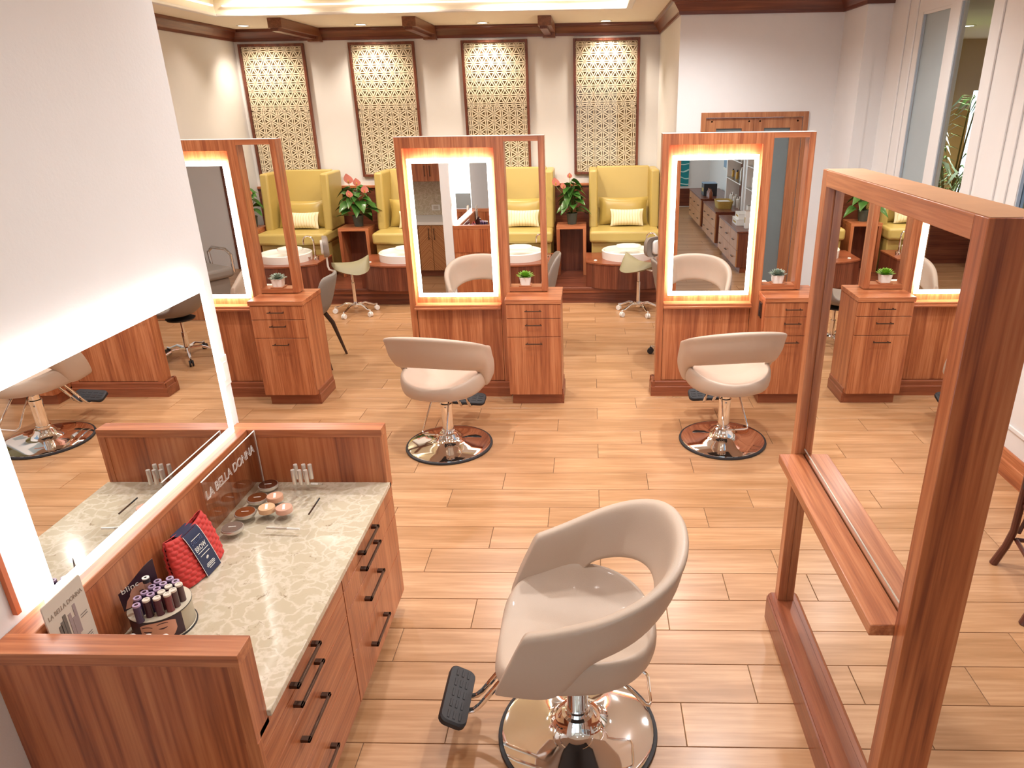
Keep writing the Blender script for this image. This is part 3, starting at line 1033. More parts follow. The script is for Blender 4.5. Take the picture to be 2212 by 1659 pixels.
# ================================================================== STYLING CHAIRS
def catmull(P, n):
    """open Catmull-Rom through points, n samples per span"""
    P = [Vector(p) for p in P]
    out = []
    for i in range(len(P) - 1):
        p0 = P[i - 1] if i else P[0] * 2 - P[1]
        p1, p2 = P[i], P[i + 1]
        p3 = P[i + 2] if i + 2 < len(P) else P[-1] * 2 - P[-2]
        for k in range(n):
            u = k / n
            out.append(0.5 * ((2 * p1) + (p2 - p0) * u + (2 * p0 - 5 * p1 + 4 * p2 - p3) * u * u + (3 * p1 - p0 - 3 * p2 + p3) * u ** 3))
    out.append(P[-1])
    return out

def make_styling_chair(label):
    t = thing('styling_chair', label, 'salon chair', group='taupe styling chairs')
    # --- wrap-around band: arms sweep down to the seat front, slot at the back
    top = [(.2945, .166, .698), (.2965, .156, .702), (.309, .09, .722), (.322, .02, .748), (.331, -.04, .772), (.337, -.11, .800), (.322, -.205, .838), (.272, -.295, .872), (.19, -.352, .895), (.095, -.378, .906), (0, -.386, .910)]
    bot = [(.2715, .276, .440), (.2725, .264, .439), (.281, .17, .432), (.286, .09, .430), (.289, .03, .470), (.291, -.03, .585), (.281, -.12, .618), (.242, -.205, .645), (.172, -.268, .668), (.088, -.304, .682), (0, -.313, .686)]
    th = [.046, .046, .048, .05, .05, .05, .05, .05, .05, .05, .05]
    half = []
    K = len(top)
    for i in range(K):
        T, B = Vector(top[i]), Vector(bot[i])
        j0, j1 = max(0, i - 1), min(K - 1, i + 1)
        tg = Vector(top[j1]) - Vector(top[j0])
        tg.z = 0
        if i == K - 1:
            tg = Vector((-1, 0, 0))
        tg.normalize()
        nrm = Vector((-tg.y, tg.x, 0))
        if nrm.dot(Vector((-T.x, -T.y, 0))) < 0:
            nrm = -nrm
        d = th[i]
        ax = (T - B)
        h = ax.length
        axn = ax.normalized()
        r_ = 0.018
        loop = []
        for f in (0.0, .18, .4, .62, .84):
            loop.append(B + axn * (r_ + f * (h - 2 * r_) / .84 * .84 if f else r_) - nrm * (0.012 * math.sin(PI * f / .84)))
        loop += [T - axn * .010 - nrm * .0, T + nrm * d * .25 + axn * .006, T + nrm * d * .75 + axn * .006, T + nrm * d - axn * .010]
        for f in (.84, .62, .4, .18, 0.0):
            loop.append(B + axn * (r_ + f * (h - 2 * r_)) + nrm * (d - 0.006 * math.sin(PI * f / .84)))
        loop += [B + nrm * d * .75, B + nrm * d * .25]
        half.append(loop)
    full = half + [[Vector((-p.x, p.y, p.z)) for p in l] for l in reversed(half[:-1])]
    mb = MB().loft([[tuple(p) for p in l] for l in full])
    mb.build('backrest', leather_m, t, ang=180, sub=2)
    # --- seat bucket
    NA = 40
    def outline(a):
        c, s = math.cos(a), math.sin(a)
        if s > 0:   # front half: squarish
            n = 5.5
            rr = (abs(c / .264) ** n + abs(s / .258) ** n) ** (-1 / n)
        else:
            n = 2.25
            rr = (abs(c / .262) ** n + abs(s / .265) ** n) ** (-1 / n)
        return Vector((rr * c, rr * s, 0))
    def rim(a):
        s = math.sin(a)
        c = abs(math.cos(a))
        if s < 0:
            return .045 + .055 * c ** 2
        return .105 * c ** 2.6 - .010 * s
    loops = []
    for fr, kind in ((.06, 't'), (.35, 't'), (.62, 't'), (.82, 't'), (.95, 't'), (1.02, 'r'), (1.075, 'o'), (1.08, 'o2'), (1.03, 'b0'), (.9, 'b'), (.5, 'b'), (.06, 'b')):
        lp = []
        for k in range(NA):
            a = 2 * PI * k / NA
            p = outline(a) * fr
            rm = rim(a)
            if kind == 't':
                z = .488 + rm * fr ** 3.2
            elif kind == 'r':
                z = .488 + rm
            elif kind == 'o':
                z = .480 + rm * .9 if math.sin(a) < .5 else .470
            elif kind == 'o2':
                z = .465 + rm * .3
            elif kind == 'b0':
                z = .442
            else:
                z = .432
            p.z = z
            lp.append(tuple(p))
        loops.append(lp)
    MB().loft(loops).build('seat', leather_m, t, ang=180, sub=1)
    # --- chrome base with black rubber rim
    bs = MB().lathe([(0.001, .022), (.268, .022), (.283, .019), (.289, .014), (.28, .012), (.001, .012)][::-1] and
                    [(0.291, .010), (.288, .018), (.27, .023), (.20, .032), (.13, .043), (.095, .053), (.078, .066), (.068, .088), (.060, .103), (.047, .108), (.047, .125), (.040, .128), (.001, .128)], 56)
    bs.build('base', chrome_m, t, ang=40)
    MB().lathe([(.285, 0.0), (.300, 0.0), (.304, .006), (.302, .014), (.292, .017), (.285, .010)], 56, caps=False).build('rubber_rim', rubber_m, t)
    MB().lathe([(.001, .12), (.040, .12), (.040, .30), (.043, .30), (.043, .325), (.034, .33), (.034, .40), (.001, .40)], 28).build('column', chrome_m, t)
    MB().box(-.12, .12, -.12, .12, .40, .434).build('mount_plate', rubber_m, t, bevel=.01)
    # --- pump lever: a wire loop at the back
    MB().tube([(-.055, -.05, .405), (-.060, -.10, .39), (-.082, -.245, .225), (-.075, -.262, .213), (-.055, -.268, .212), (.055, -.268, .212), (.075, -.262, .213), (.082, -.245, .225), (.060, -.10, .39), (.055, -.05, .405)], .0065, 10).build('pump_lever', chrome_m, t)
    # --- footrest
    fr_ = MB()
    for sx in (-.035, .035):
        fr_.tube([(sx, .10, .425), (sx, .18, .415), (sx, .36, .165), (sx * 1.0, .385, .140), (sx * 1.0, .41, .135), (sx * 1.0, .44, .150)], .011, 10)
    fr_.build('footrest_strut', chrome_m, t)
    pd = MB()
    al = R(28)
    cp = Vector((0, .452, .168))
    u, v, n_ = Vector((1, 0, 0)), Vector((0, math.cos(al), math.sin(al))), Vector((0, -math.sin(al), math.cos(al)))
    loops = []
    for sc_, hh in ((.94, -.016), (1.0, -.010), (1.0, .008), (.94, .014)):
        loops.append([tuple(cp + u * (a * sc_) + v * (b_ * sc_) + n_ * hh) for a, b_ in rrect(.27, .105, .03, 4)])
    pd.loft(loops)
    po = pd.build('footrest_pad', rubber_m, t)
    rg = MB()
    for k in range(5):
        for dv in (-.022, 0, .022):
            c_ = cp + u * (-.10 + .05 * k) + v * dv + n_ * .0145
            e1, e2 = u * .018, v * .005
            rg.loft([[tuple(c_ + e1 + e2), tuple(c_ - e1 + e2), tuple(c_ - e1 - e2), tuple(c_ + e1 - e2)], [tuple(c_ + e1 * .9 + e2 * .8 + n_ * .002), tuple(c_ - e1 * .9 + e2 * .8 + n_ * .002), tuple(c_ - e1 * .9 - e2 * .8 + n_ * .002), tuple(c_ + e1 * .9 - e2 * .8 + n_ * .002)]])
    rg.build('grip_ridges', rubber_m, po, kind='stuff')
    return t
chair = make_styling_chair('taupe styling chair on a round chrome base in the foreground')
chair.location = (-0.055, 2.03, 0)
chair.rotation_euler = (0, 0, R(90))
dup(chair, (-1.0, 4.462, 0), R(-9), 'taupe styling chair facing the middle lit mirror')
dup(chair, (0.925, 4.535, 0), R(7), 'taupe styling chair facing the right-hand lit mirror')
dup(chair, (-2.98, 4.40, 0), R(5), 'taupe styling chair seen only in the left station mirror')

# ================================================================== PEDICURE ROW
pf_ = thing('pedicure_platform', 'dark wood platform step running under the yellow pedicure chairs', 'platform', (-1.8, 8.9, 0), world=True)
MB().box(XW + .002, 0.855, 8.22, YB - .024, 0, 0.16).build('riser', dark_x, pf_)
MB().box(XW + .002, 0.855, 8.20, YB - .024, 0.16, 0.19).build('tread', dark_x, pf_, bevel=.004)
MB().box(XW + .002, 0.855, 8.208, 8.22, 0.125, 0.16).build('riser_moulding', plinth_x, pf_, bevel=.003)

def pedicure_set(cx, lab, ordn):
    """armchair, foot bath unit, pillows for one seat; cx = centre"""
    t = thing('pedicure_chair', 'tall winged yellow-olive pedicure chair, %s' % ordn, 'armchair', (cx, 9.1, .19), group='winged pedicure chairs', world=True)
    hw = .435
    zb = .19
    # base skirt and seat
    MB().box(cx - hw + .03, cx + hw - .03, 8.78, 9.52, zb, .615).build('skirt', olive_m, t, bevel=.015, bseg=3)
    MB().box(cx - hw + .005, cx + hw - .005, 8.71, 9.40, .62, .762).build('seat_cushion', olive_m, t, bevel=.035, bseg=4)
    # back, slightly raked
    bp_ = [(9.30, .74), (9.44, .74), (9.60, 1.455), (9.49, 1.455)]
    MB().prism(bp_, cx - hw + .10, cx + hw - .10, ax=0).build('backrest', olive_m, t, bevel=.012, bseg=3)
    for sg in (-1, 1):
        a, b2 = sorted((cx + sg * (hw - .105), cx + sg * hw))
        wp = [(9.02, .745), (9.52, .745), (9.62, 1.445), (9.10, 1.445)]
        MB().prism(wp, a, b2, ax=0).build('wing', olive_m, t, bevel=.025, bseg=3)
    # pillows
    def pillow(name, c, w_, h_, d_, m, label, rz=0, lean=R(18), grp=None):
        mb = MB()
        n = 14
        vs, fs = [], []
        for side in (1, -1):
            for i in range(n + 1):
                for j in range(n + 1):
                    u, v = 2 * i / n - 1, 2 * j / n - 1
                    pin = 1 - .06 * (1 - u * u) * 0 
                    xx = u * w_ / 2 * (1 - .07 * (1 - v * v))
                    yy = v * h_ / 2 * (1 - .10 * (1 - u * u))
                    zz = side * d_ / 2 * ((1 - abs(u) ** 3) * (1 - abs(v) ** 3)) ** .6
                    vs.append((xx, -zz, yy))
        m1 = (n + 1) ** 2
        for i in range(n):
            for j in range(n):
                q = (i * (n + 1) + j, (i + 1) * (n + 1) + j, (i + 1) * (n + 1) + j + 1, i * (n + 1) + j + 1)
                fs.append(q)
                fs.append(tuple(m1 + k for k in reversed(q)))
        mb.add(vs, fs)
        o = mb.build(name, m, ang=180)
        o.location = c
        o.rotation_euler = (-lean, 0, rz)
        return tag(o, label, 'pillow', grp)
    pillow('lumbar_pillow', (cx, 9.225, .762 + .172), .63, .35, .16, olive_d, 'large yellow-olive pillow %s' % lab, 0, R(14), 'pillows on the pedicure chairs')
    pillow('lumbar_pillow', (cx + .04, 9.09, .762 + .108), .42, .215, .12, leafprint_m, 'small cream leaf-print pillow %s' % lab, 0, R(20), 'pillows on the pedicure chairs')
    # foot bath unit with bowed front
    t2 = thing('foot_bath_unit', 'bow-fronted dark wood foot bath base %s' % lab, 'foot bath', (cx, 8.4, 0), group='foot bath units', world=True)
    pts = []
    for k in range(17):
        u = -1 + 2 * k / 16
        pts.append((cx + u * .47, 8.265 - .19 * (1 - u * u) ** .8))
    pts += [(cx + .47, 8.775), (cx - .47, 8.775)]
    lower = []
    for k in range(17):
        u = -1 + 2 * k / 16
        lower.append((cx + u * .45, 8.198 - .0 * u))
    MB().prism(pts, .192, .475, ax=2).build('bowed_front', dark_z, t2, ang=30)
    cap = [(cx + (p[0] - cx) * 1.012, p[1] - .008 if p[1] < 8.5 else p[1]) for p in pts]
    MB().prism(cap, .475, .492, ax=2).build('deck', wood(lab[:12] + '_deck', *WC, axis=0, rough=.2) if False else plinth_x, t2, ang=30)
    # basin
    t3 = thing('foot_basin', 'round white foot basin %s' % lab, 'basin', (cx + .02, 8.48, .492), group='white foot basins')
    MB().lathe([(.001, .02), (.22, .02), (.262, .035), (.272, .085), (.280, .094), (.295, .096), (.305, .088), (.300, .0), (.001, .0)], 48).build('bowl', porcelain_m, t3, ang=50)
    # white foot rest pad across the basin
    lp = []
    for sc_, hh in ((.8, .09), (.98, .100), (1.0, .115), (.93, .132), (.6, .142)):
        lp.append([(.02 + a * sc_, .085 + b_ * sc_, hh) for a, b_ in rrect(.31, .17, .08, 6)])
    MB().loft(lp).build('foot_rest_pad', white_m, t3, ang=60)
    # chrome tap
    t4 = thing('basin_tap', 'chrome gooseneck tap %s' % lab, 'tap', (cx + .37, 8.50, .492), group='chrome taps at the basins')
    MB().lathe([(.001, 0), (.024, 0), (.022, .02), (.012, .03), (.012, .05), (.001, .05)], 16).build('tap_base', chrome_m, t4)
    pth = [(0, 0, .04), (0, 0, .22)]
    for k in range(9):
        a = PI * k / 8
        pth.append((-.062 + .062 * math.cos(a), 0, .22 + .062 * math.sin(a)))
    pth.append((-.124, 0, .18))
    MB().tube(pth, .009, 10).build('spout', chrome_m, t4)
    for dx, dy in ((-.05, -.08), (.045, -.06)):
        MB().lathe([(.001, 0), (.017, 0), (.016, .03), (.02, .034), (.02, .05), (.001, .052)], 14, (dx, dy, 0)).build('tap_handle', chrome_m, t4)
    # small white air button on the deck
    tag(MB().lathe([(.001, 0), (.020, 0), (.018, .007), (.001, .010)], 16, (cx - .36, 8.30, .492)).build('air_switch', white_m, ang=40), 'small white air switch button %s' % lab, 'button', 'air switch buttons')
    return t
seats = [(-3.72, 'of the leftmost pedicure chair', 'leftmost, partly behind the left station'), (-2.27, 'of the second pedicure chair from left', 'second from left, behind the middle mirror'),
         (-0.90, 'of the third pedicure chair from left', 'third from left, right of the middle mirror'), (0.415, 'of the rightmost pedicure chair', 'rightmost, fully in view')]
for a in seats:
    pedicure_set(*a)

# side tables and anthuriums between the chairs
def side_table(x0, x1, label):
    t = thing('side_table', label, 'side table', ((x0 + x1) / 2, 9.0, .19), group='open wood side tables', world=True)
    y0, y1 = 8.85, 9.17
    MB().box(x0, x1, y0, y1, .766, .805).build('table_top', wood_x, t, bevel=.002)
    MB().box(x0, x0 + .04, y0, y1, .19, .766).build('side_panel', wood_z, t, bevel=.002)
    MB().box(x1 - .04, x1, y0, y1, .19, .766).build('side_panel', wood_z, t, bevel=.002)
    MB().box(x0 + .04, x1 - .04, y1 - .03, y1, .19, .766).build('back_panel', dark_z, t)
    return t
side_table(-4.42, -4.17, 'open wood side table in the far left corner behind the left station window')
side_table(-3.16, -2.775, 'open wood side table under the pink-flowered plant')
side_table(-1.81, -1.43, 'open wood side table hidden behind the middle station')
side_table(-0.425, -0.056, 'open wood side table under the tall narrow plant')

def leaf_blade(mb, base, d, length, width, bend, roll=0.0):
    """heart-shaped leaf from base along direction d, drooping by bend"""
    d = Vector(d).normalized()
    sd = d.cross(Vector((0, 0, 1)))
    sd = sd.normalized() if sd.length > .05 else Vector((1, 0, 0))
    n = sd.cross(d)
    sd = sd * math.cos(roll) + n * math.sin(roll)
    rows = []
    prof = ((0.0, .25), (.12, .85), (.3, 1.0), (.5, .88), (.72, .55), (.9, .22), (1.0, .02))
    for s_, w_ in prof:
        c = Vector(base) + d * (length * s_) + Vector((0, 0, -bend * length * s_ * s_))
        hw = width / 2 * w_
        nn = sd.cross(d).normalized()
        rows.append([tuple(c - sd * hw + nn * hw * .35), tuple(c - nn * .0), tuple(c + sd * hw + nn * hw * .35)])
    vs = [p for r_ in rows for p in r_]
    fs = []
    for i in range(len(rows) - 1):
        for k in range(2):
            fs.append((i * 3 + k, i * 3 + k + 1, (i + 1) * 3 + k + 1, (i + 1) * 3 + k))
    mb.add(vs, fs)

def anthurium(x, y, z, label, spread, height, seed, flowers, nleaf):
    t = thing('potted_anthurium', label, 'potted plant', (x, y, z), group='anthuriums on the side tables')
    rnd = random.Random(seed)
    MB().lathe([(.001, 0), (.052, 0), (.056, .02), (.068, .125), (.072, .125), (.072, .137), (.064, .137), (.062, .118), (.001, .118)], 24).build('pot', pot_m, t)
    MB().lathe([(.001, .112), (.062, .112), (.06, .12), (.001, .122)], 18).build('soil', soil_m, t)
    stems = MB()
    for i in range(nleaf):
        a = i * 2.39996 + rnd.uniform(-.3, .3)
        f = (i + .5) / nleaf
        hgt = .14 + height * (1 - f ** 1.5) * rnd.uniform(.8, 1.05)
        rad = spread * (.25 + .75 * f) * rnd.uniform(.75, 1.05)
        tip = Vector((math.cos(a) * rad, math.sin(a) * rad * .8, hgt))
        mid = Vector((tip.x * .35, tip.y * .35, .12 + (hgt - .12) * .7))
        stems.tube([(0, 0, .115), tuple(mid), tuple(tip)], .0035, 5)
        lm = MB()
        ln = rnd.uniform(.13, .19)
        dd = Vector((math.cos(a), math.sin(a) * .8, rnd.uniform(-.55, .25)))
        leaf_blade(lm, tip - dd * .03, dd, ln, ln * .80, rnd.uniform(.15, .5), rnd.uniform(-.5, .5))
        lm.build('leaf', leaf_m, t, ang=180)
    stems.build('stems', stem_m, t, ang=180)
    for (fx, fy, fz, s_) in flowers:
        stm = MB().tube([(0, 0, .115), (fx * .4, fy * .4, fz * .7), (fx, fy, fz)], .003, 5)
        so = stm.build('flower_stem', stem_m, t, ang=180)
        fm = MB()
        leaf_blade(fm, (fx, fy, fz), (fx * .6, -.34, .94), s_, s_ * .8, .1, .0)
        fm.build('spathe', pink_m, so, ang=180)
        MB().tube([(fx, fy - .005, fz + .01), (fx, fy - .02, fz + .05)], [.006, .003], 6).build('spadix', yellow_m, so, ang=180)
    return t
anthurium(-2.94, 9.02, .805, 'bushy anthurium with pink flowers in a grey pot, left of the middle station', .23, .34, 3, [(-.03, -.10, .53, .15), (.17, -.14, .42, .12), (.0, -.22, .38, .11), (.07, -.10, .50, .12)], 34)
anthurium(-0.235, 9.02, .805, 'tall narrow anthurium in a dark grey pot beside the rightmost pedicure chair', .13, .36, 8, [(-.19, -.08, .47, .13), (-.10, -.10, .44, .09), (-.02, -.06, .56, .08)], 30)
anthurium(-4.30, 9.02, .805, 'anthurium in the far left corner seen through the left station window', .10, .32, 12, [(.05, -.05, .40, .09)], 16)
anthurium(-1.62, 9.02, .805, 'anthurium hidden behind the middle station', .16, .3, 21, [(.03, -.05, .40, .09)], 14)

# framed lattice art panels
def lattice(w_, h_, sp, vertical):
    """cut-paper screen: triangular grid whose edges are lens-shaped pairs of arcs"""
    mb = MB()
    H = sp * math.sqrt(3) / 2
    def seg(p, q):
        p, q = Vector((p[0], p[1])), Vector((q[0], q[1]))
        d = q - p
        n = Vector((-d.y, d.x)).normalized()
        for s in (1, -1):
            prev, was = None, False
            K = 6
            cen = []
            for k in range(K + 1):
                u = k / K
                cen.append(p + d * u + n * (s * (.10 * d.length * 4 * u * (1 - u) + .002)))
            for k in range(K + 1):
                tg = (cen[min(K, k + 1)] - cen[max(0, k - 1)]).normalized()
                nn = Vector((-tg.y, tg.x)) * .0066
                a, b2 = cen[k] + nn, cen[k] - nn
                prev_new = [(a.x, -.004, a.y), (b2.x, -.004, b2.y), (b2.x, .004, b2.y), (a.x, .004, a.y)]
                inside = abs(cen[k].x) <= w_ / 2 - .002 and abs(cen[k].y) <= h_ / 2 - .002
                if prev and (inside or was):
                    mb.loft([prev, prev_new], caps=False)
                was = inside
                prev = prev_new
    def put(a, b2):
        if vertical:
            a, b2 = (a[1], a[0]), (b2[1], b2[0])
        seg(a, b2)
    W2, H2 = (h_, w_) if vertical else (w_, h_)
    nr = int(H2 / H) + 2
    nc = int(W2 / sp) + 3
    oy = -H2 / 2 + (H2 - int(H2 / H) * H) / 2
    for r_ in range(-2, nr):
        for c in range(-2, nc):
            ox = -W2 / 2 + (W2 - int(W2 / sp) * sp) / 2
            p = (ox + c * sp + (sp / 2 if r_ % 2 else 0), oy + r_ * H)
            put(p, (p[0] + sp, p[1]))
            put(p, (p[0] + sp / 2, p[1] + H))
            put(p, (p[0] - sp / 2, p[1] + H))
    e = .008
    mb.box(-w_ / 2, w_ / 2, -.004, .004, h_ / 2 - e, h_ / 2).box(-w_ / 2, w_ / 2, -.004, .004, -h_ / 2, -h_ / 2 + e)
    mb.box(-w_ / 2, -w_ / 2 + e, -.004, .004, -h_ / 2, h_ / 2).box(w_ / 2 - e, w_ / 2, -.004, .004, -h_ / 2, h_ / 2)
    return mb
def art_panel(label):
    t = thing('lattice_panel', label, 'wall art', group='framed lattice panels on the back wall')
    W2, z0, z1, fwid = .413, 1.345, 2.955, .030
    f = MB()
    f.box(-W2, -W2 + fwid, -.05, -.001, z0, z1).box(W2 - fwid, W2, -.05, -.001, z0, z1)
    f.box(-W2 + fwid, W2 - fwid, -.05, -.001, z0, z0 + fwid).box(-W2 + fwid, W2 - fwid, -.05, -.001, z1 - fwid, z1)
    f.build('frame', dark_z, t, bevel=.003)
    MB().box(-W2 + fwid, W2 - fwid, -.010, -.002, z0 + fwid, z1 - fwid).build('backing', back_m, t)
    zm = 2.172
    iw = 2 * (W2 - fwid) - .012
    up = lattice(iw, z1 - fwid - zm - .012, .1085, False).build('upper_lattice', paper_m, t, ang=40)
    up.location = (0, -.024, (z1 - fwid + zm) / 2 + .002)
    lo = lattice(iw, zm - z0 - fwid - .012, .1115, True).build('lower_lattice', paper_m, t, ang=40)
    lo.location = (0, -.024, (zm + z0 + fwid) / 2 - .002)
    MB().box(-W2 + fwid, W2 - fwid, -.041, -.039, z0 + fwid, z1 - fwid).build('glazing', artglass_m, t)
    return t
ap = art_panel('framed cream lattice panel, leftmost of four on the back wall')
ap.location = (-3.985, YB, 0)
for x, lb_2 in ((-2.597, 'framed cream lattice panel, second from left on the back wall'), (-1.188, 'framed cream lattice panel, third from left on the back wall'), (0.202, 'framed cream lattice panel, rightmost of four on the back wall')):
    dup(ap, (x, YB, 0), 0, lb_2)

# ================================================================== STOOLS AND CHAIRS AT THE NAIL TABLES
def star_base(t, r, hub_z, wheel, n=5, metal=chrome_m):
    for k in range(n):
        a = 2 * PI * k / n + .3
        c, s_ = math.cos(a), math.sin(a)
        lg = MB()
        lg.tube([(c * .02, s_ * .02, hub_z), (c * r * .45, s_ * r * .45, hub_z + .012), (c * r * .85, s_ * r * .85, hub_z - .03), (c * r, s_ * r, .075)], [.017, .014, .012, .009], 8)
        lo = lg.build('star_leg', metal, t)
        cw = MB()
        for d in (-.012, .012):
            cx_, cy_ = c * r - s_ * d, s_ * r + c * d
            ring = []
            for rr, off in ((.001, -.008), (.026, -.008), (.029, -.004), (.029, .004), (.026, .008), (.001, .008)):
                ring.append([(cx_ - s_ * off + c * rr * math.cos(q), cy_ + c * off + s_ * rr * math.cos(q), .029 + rr * math.sin(q)) for q in [2 * PI * j / 16 for j in range(16)]])
            cw.loft(ring)
        cw.tube([(c * r, s_ * r, .03), (c * r, s_ * r, .078)], .007, 8)
        cw.build('caster', wheel, lo)
    MB().lathe([(.001, hub_z - .03), (.026, hub_z - .03), (.03, hub_z), (.022, hub_z + .03), (.016, hub_z + .05), (.001, hub_z + .05)], 20).build('hub', metal, t)

def saddle_stool(x, y, rz, label):
    t = thing('saddle_stool', label, 'stool', (x, y, 0), rz, group='saddle stools')
    star_base(t, .245, .105, white_m)
    MB().lathe([(.001, .13), (.020, .13), (.020, .36), (.014, .365), (.014, .53), (.001, .53)], 18).build('column', chrome_m, t)
    # saddle: narrow raised front (+x), broad drooping rear
    vs, fs = [], []
    n, m_ = 18, 14
    for side in (1, 0):
        for i in range(n + 1):
            u = -1 + 2 * i / n
            hw = (.105 + .095 * (0.5 - 0.5 * u) ** .8) * (max(0.0, 1 - abs(u) ** 3.2)) ** .5
            for j in range(m_ + 1):
                v = -1 + 2 * j / m_
                xx = -u * .205
                yy = v * hw
                zt_ = .595 + (.075 if u < 0 else .012) * u * u - (.045 + .105 * (.5 - .5 * u) ** .7) * v * v
                edge = (1 - abs(v) ** 4) * (1 - abs(u) ** 6)
                zz = zt_ if side else zt_ - .05 * max(0, edge) ** .5
                vs.append((xx, yy, zz))
    N1 = (n + 1) * (m_ + 1)
    for i in range(n):
        for j in range(m_):
            q = (i * (m_ + 1) + j, (i + 1) * (m_ + 1) + j, (i + 1) * (m_ + 1) + j + 1, i * (m_ + 1) + j + 1)
            fs.append(q)
            fs.append(tuple(N1 + k for k in reversed(q)))
    MB().add(vs, fs).build('saddle', sage_m, t, ang=180)
    # backrest on a bent white bar
    MB().tube([(-.05, 0, .525), (-.20, 0, .515), (-.235, 0, .53), (-.245, 0, .57), (-.245, 0, .70)], .011, 8).build('back_bar', white_m, t)
    loops = []
    for off, sc_ in ((-.262, .86), (-.272, .98), (-.25, 1.0), (-.225, .96), (-.215, .84)):
        loops.append([(off + .35 * a * a, a * sc_, .79 + b_ * sc_) for a, b_ in rrect(.32, .21, .07, 5)])
    bo = MB().loft(loops).build('back_pad', leather_d, t, ang=60)
    loops = []
    for off, sc_ in ((-.268, 1), (-.29, .96), (-.293, .88)):
        loops.append([(off + .12 * a * a, a * sc_, .785 + b_ * sc_) for a, b_ in rrect(.15, .15, .035, 4)])
    po = MB().loft(loops).build('back_plate', white_m, bo, ang=60)
    return t
saddle_stool(0.53, 7.78, R(132), 'sage saddle stool with grey backrest at the rightmost foot bath')
saddle_stool(-2.70, 7.83, R(20), 'sage saddle stool between the left and middle stations')

def guest_chair(x, y, rz, label):
    t = thing('guest_chair', label, 'chair', (x, y, 0), rz, group='grey fabric guest chairs at the nail tables')
    # shell faces +x
    loops = []
    for u, hw, xx, zz, th in ((0, .20, .22, .455, .03), (.12, .235, .18, .445, .045), (.3, .24, .05, .43, .05), (.42, .235, -.10, .435, .05), (.52, .24, -.20, .48, .045), (.62, .24, -.24, .56, .04), (.8, .235, -.29, .70, .032), (.93, .215, -.325, .80, .026), (1.0, .17, -.34, .838, .014)):
        lp = []
        ang = R(8) if zz < .45 else R(78)
        nx, nz = -math.sin(ang), math.cos(ang)
        if zz >= .47:
            nx, nz = .97, .2
        elif u < .4:
            nx, nz = 0, 1
        else:
            nx, nz = .6, .8
        K = 8
        for k in range(K + 1):
            v = -1 + 2 * k / K
            cup = .05 * v * v if zz > .47 else .018 * v * v
            lp.append((xx + nx * (th / 2 + cup), v * hw, zz + nz * (th / 2 + cup)))
        for k in range(K, -1, -1):
            v = -1 + 2 * k / K
            cup = .05 * v * v if zz > .47 else .018 * v * v
            lp.append((xx + nx * (-th / 2 + cup), v * hw, zz + nz * (-th / 2 + cup)))
        loops.append(lp)
    MB().loft(loops).build('shell', fabric_m, t, ang=70, sub=1)
    for sx, sy in ((1, 1), (1, -1), (-1, 1), (-1, -1)):
        MB().tube([(sx * .13 - .02, sy * .15, .43), (sx * .165 - .03, sy * .185, .33), (sx * .235 - .04, sy * .225, 0.0)], [.022, .021, .011], 8).build('leg', darkleg_m, t)
    return t
guest_chair(-2.635, 6.19, R(181), 'grey fabric guest chair with dark wood legs beside the left cabinet')

def nail_table(x0, x1, label):
    t = thing('nail_table', label, 'table', ((x0 + x1) / 2, 5.9, 0), group='white nail tables behind the stations', world=True)
    MB().box(x0, x1, 5.53, 6.47 - .25, .715, .745).build('table_top', white_m, t, bevel=.004)
    MB().box(x0 + .05, x0 + .09, 5.56, 6.1, 0, .715).build('side_panel', dark_z, t)
    MB().box(x1 - .09, x1 - .05, 5.56, 6.1, 0, .715).build('side_panel', dark_z, t)
    return t
nail_table(-3.30, -2.82, 'white topped nail table behind the left station')
nail_table(-1.40, -0.87, 'white topped nail table behind the middle station')
nail_table(1.12, 1.55, 'white topped nail table behind the right station')

def task_chair(x, y, rz, label):
    t = thing('task_chair', label, 'office chair', (x, y, 0), rz, group='grey shell task chairs at the nail tables')
    star_base(t, .275, .10, rubber_m)
    MB().lathe([(.001, .12), (.026, .12), (.026, .26), (.016, .26), (.016, .40), (.001, .40)], 16).build('column', chrome_m, t)
    MB().lathe([(.001, .385), (.12, .385), (.13, .40), (.001, .41)], 20).build('mount_plate', rubber_m, t)
    loops = []
    for hw, xx, zz, nx, nz, cup, th in ((.19, .235, .462, 0, 1, .0, .03), (.235, .20, .455, 0, 1, .02, .05), (.25, .05, .44, 0, 1, .05, .055), (.25, -.08, .445, .25, .97, .07, .055), (.25, -.165, .49, .7, .7, .09, .05), (.245, -.205, .58, .97, .2, .10, .045), (.235, -.235, .70, .98, .18, .09, .04), (.21, -.262, .82, .98, .18, .07, .034), (.16, -.28, .90, .98, .18, .04, .026), (.09, -.288, .928, .98, .18, .012, .014)):
        lp = []
        K = 8
        for sgn in (1, -1):
            for k in (range(K + 1) if sgn > 0 else range(K, -1, -1)):
                v = -1 + 2 * k / K
                d = sgn * th / 2 + cup * v * v
                lp.append((xx + nx * d, v * hw, zz + nz * d))
        loops.append(lp)
    MB().loft(loops).build('shell', leather_d, t, ang=180, sub=1)
    return t
task_chair(0.83, 6.32, R(4), 'grey shell task chair on black casters at the left edge of the right station')
task_chair(-0.57, 6.60, R(184), 'grey shell task chair with only its back tip showing behind the middle cabinet')

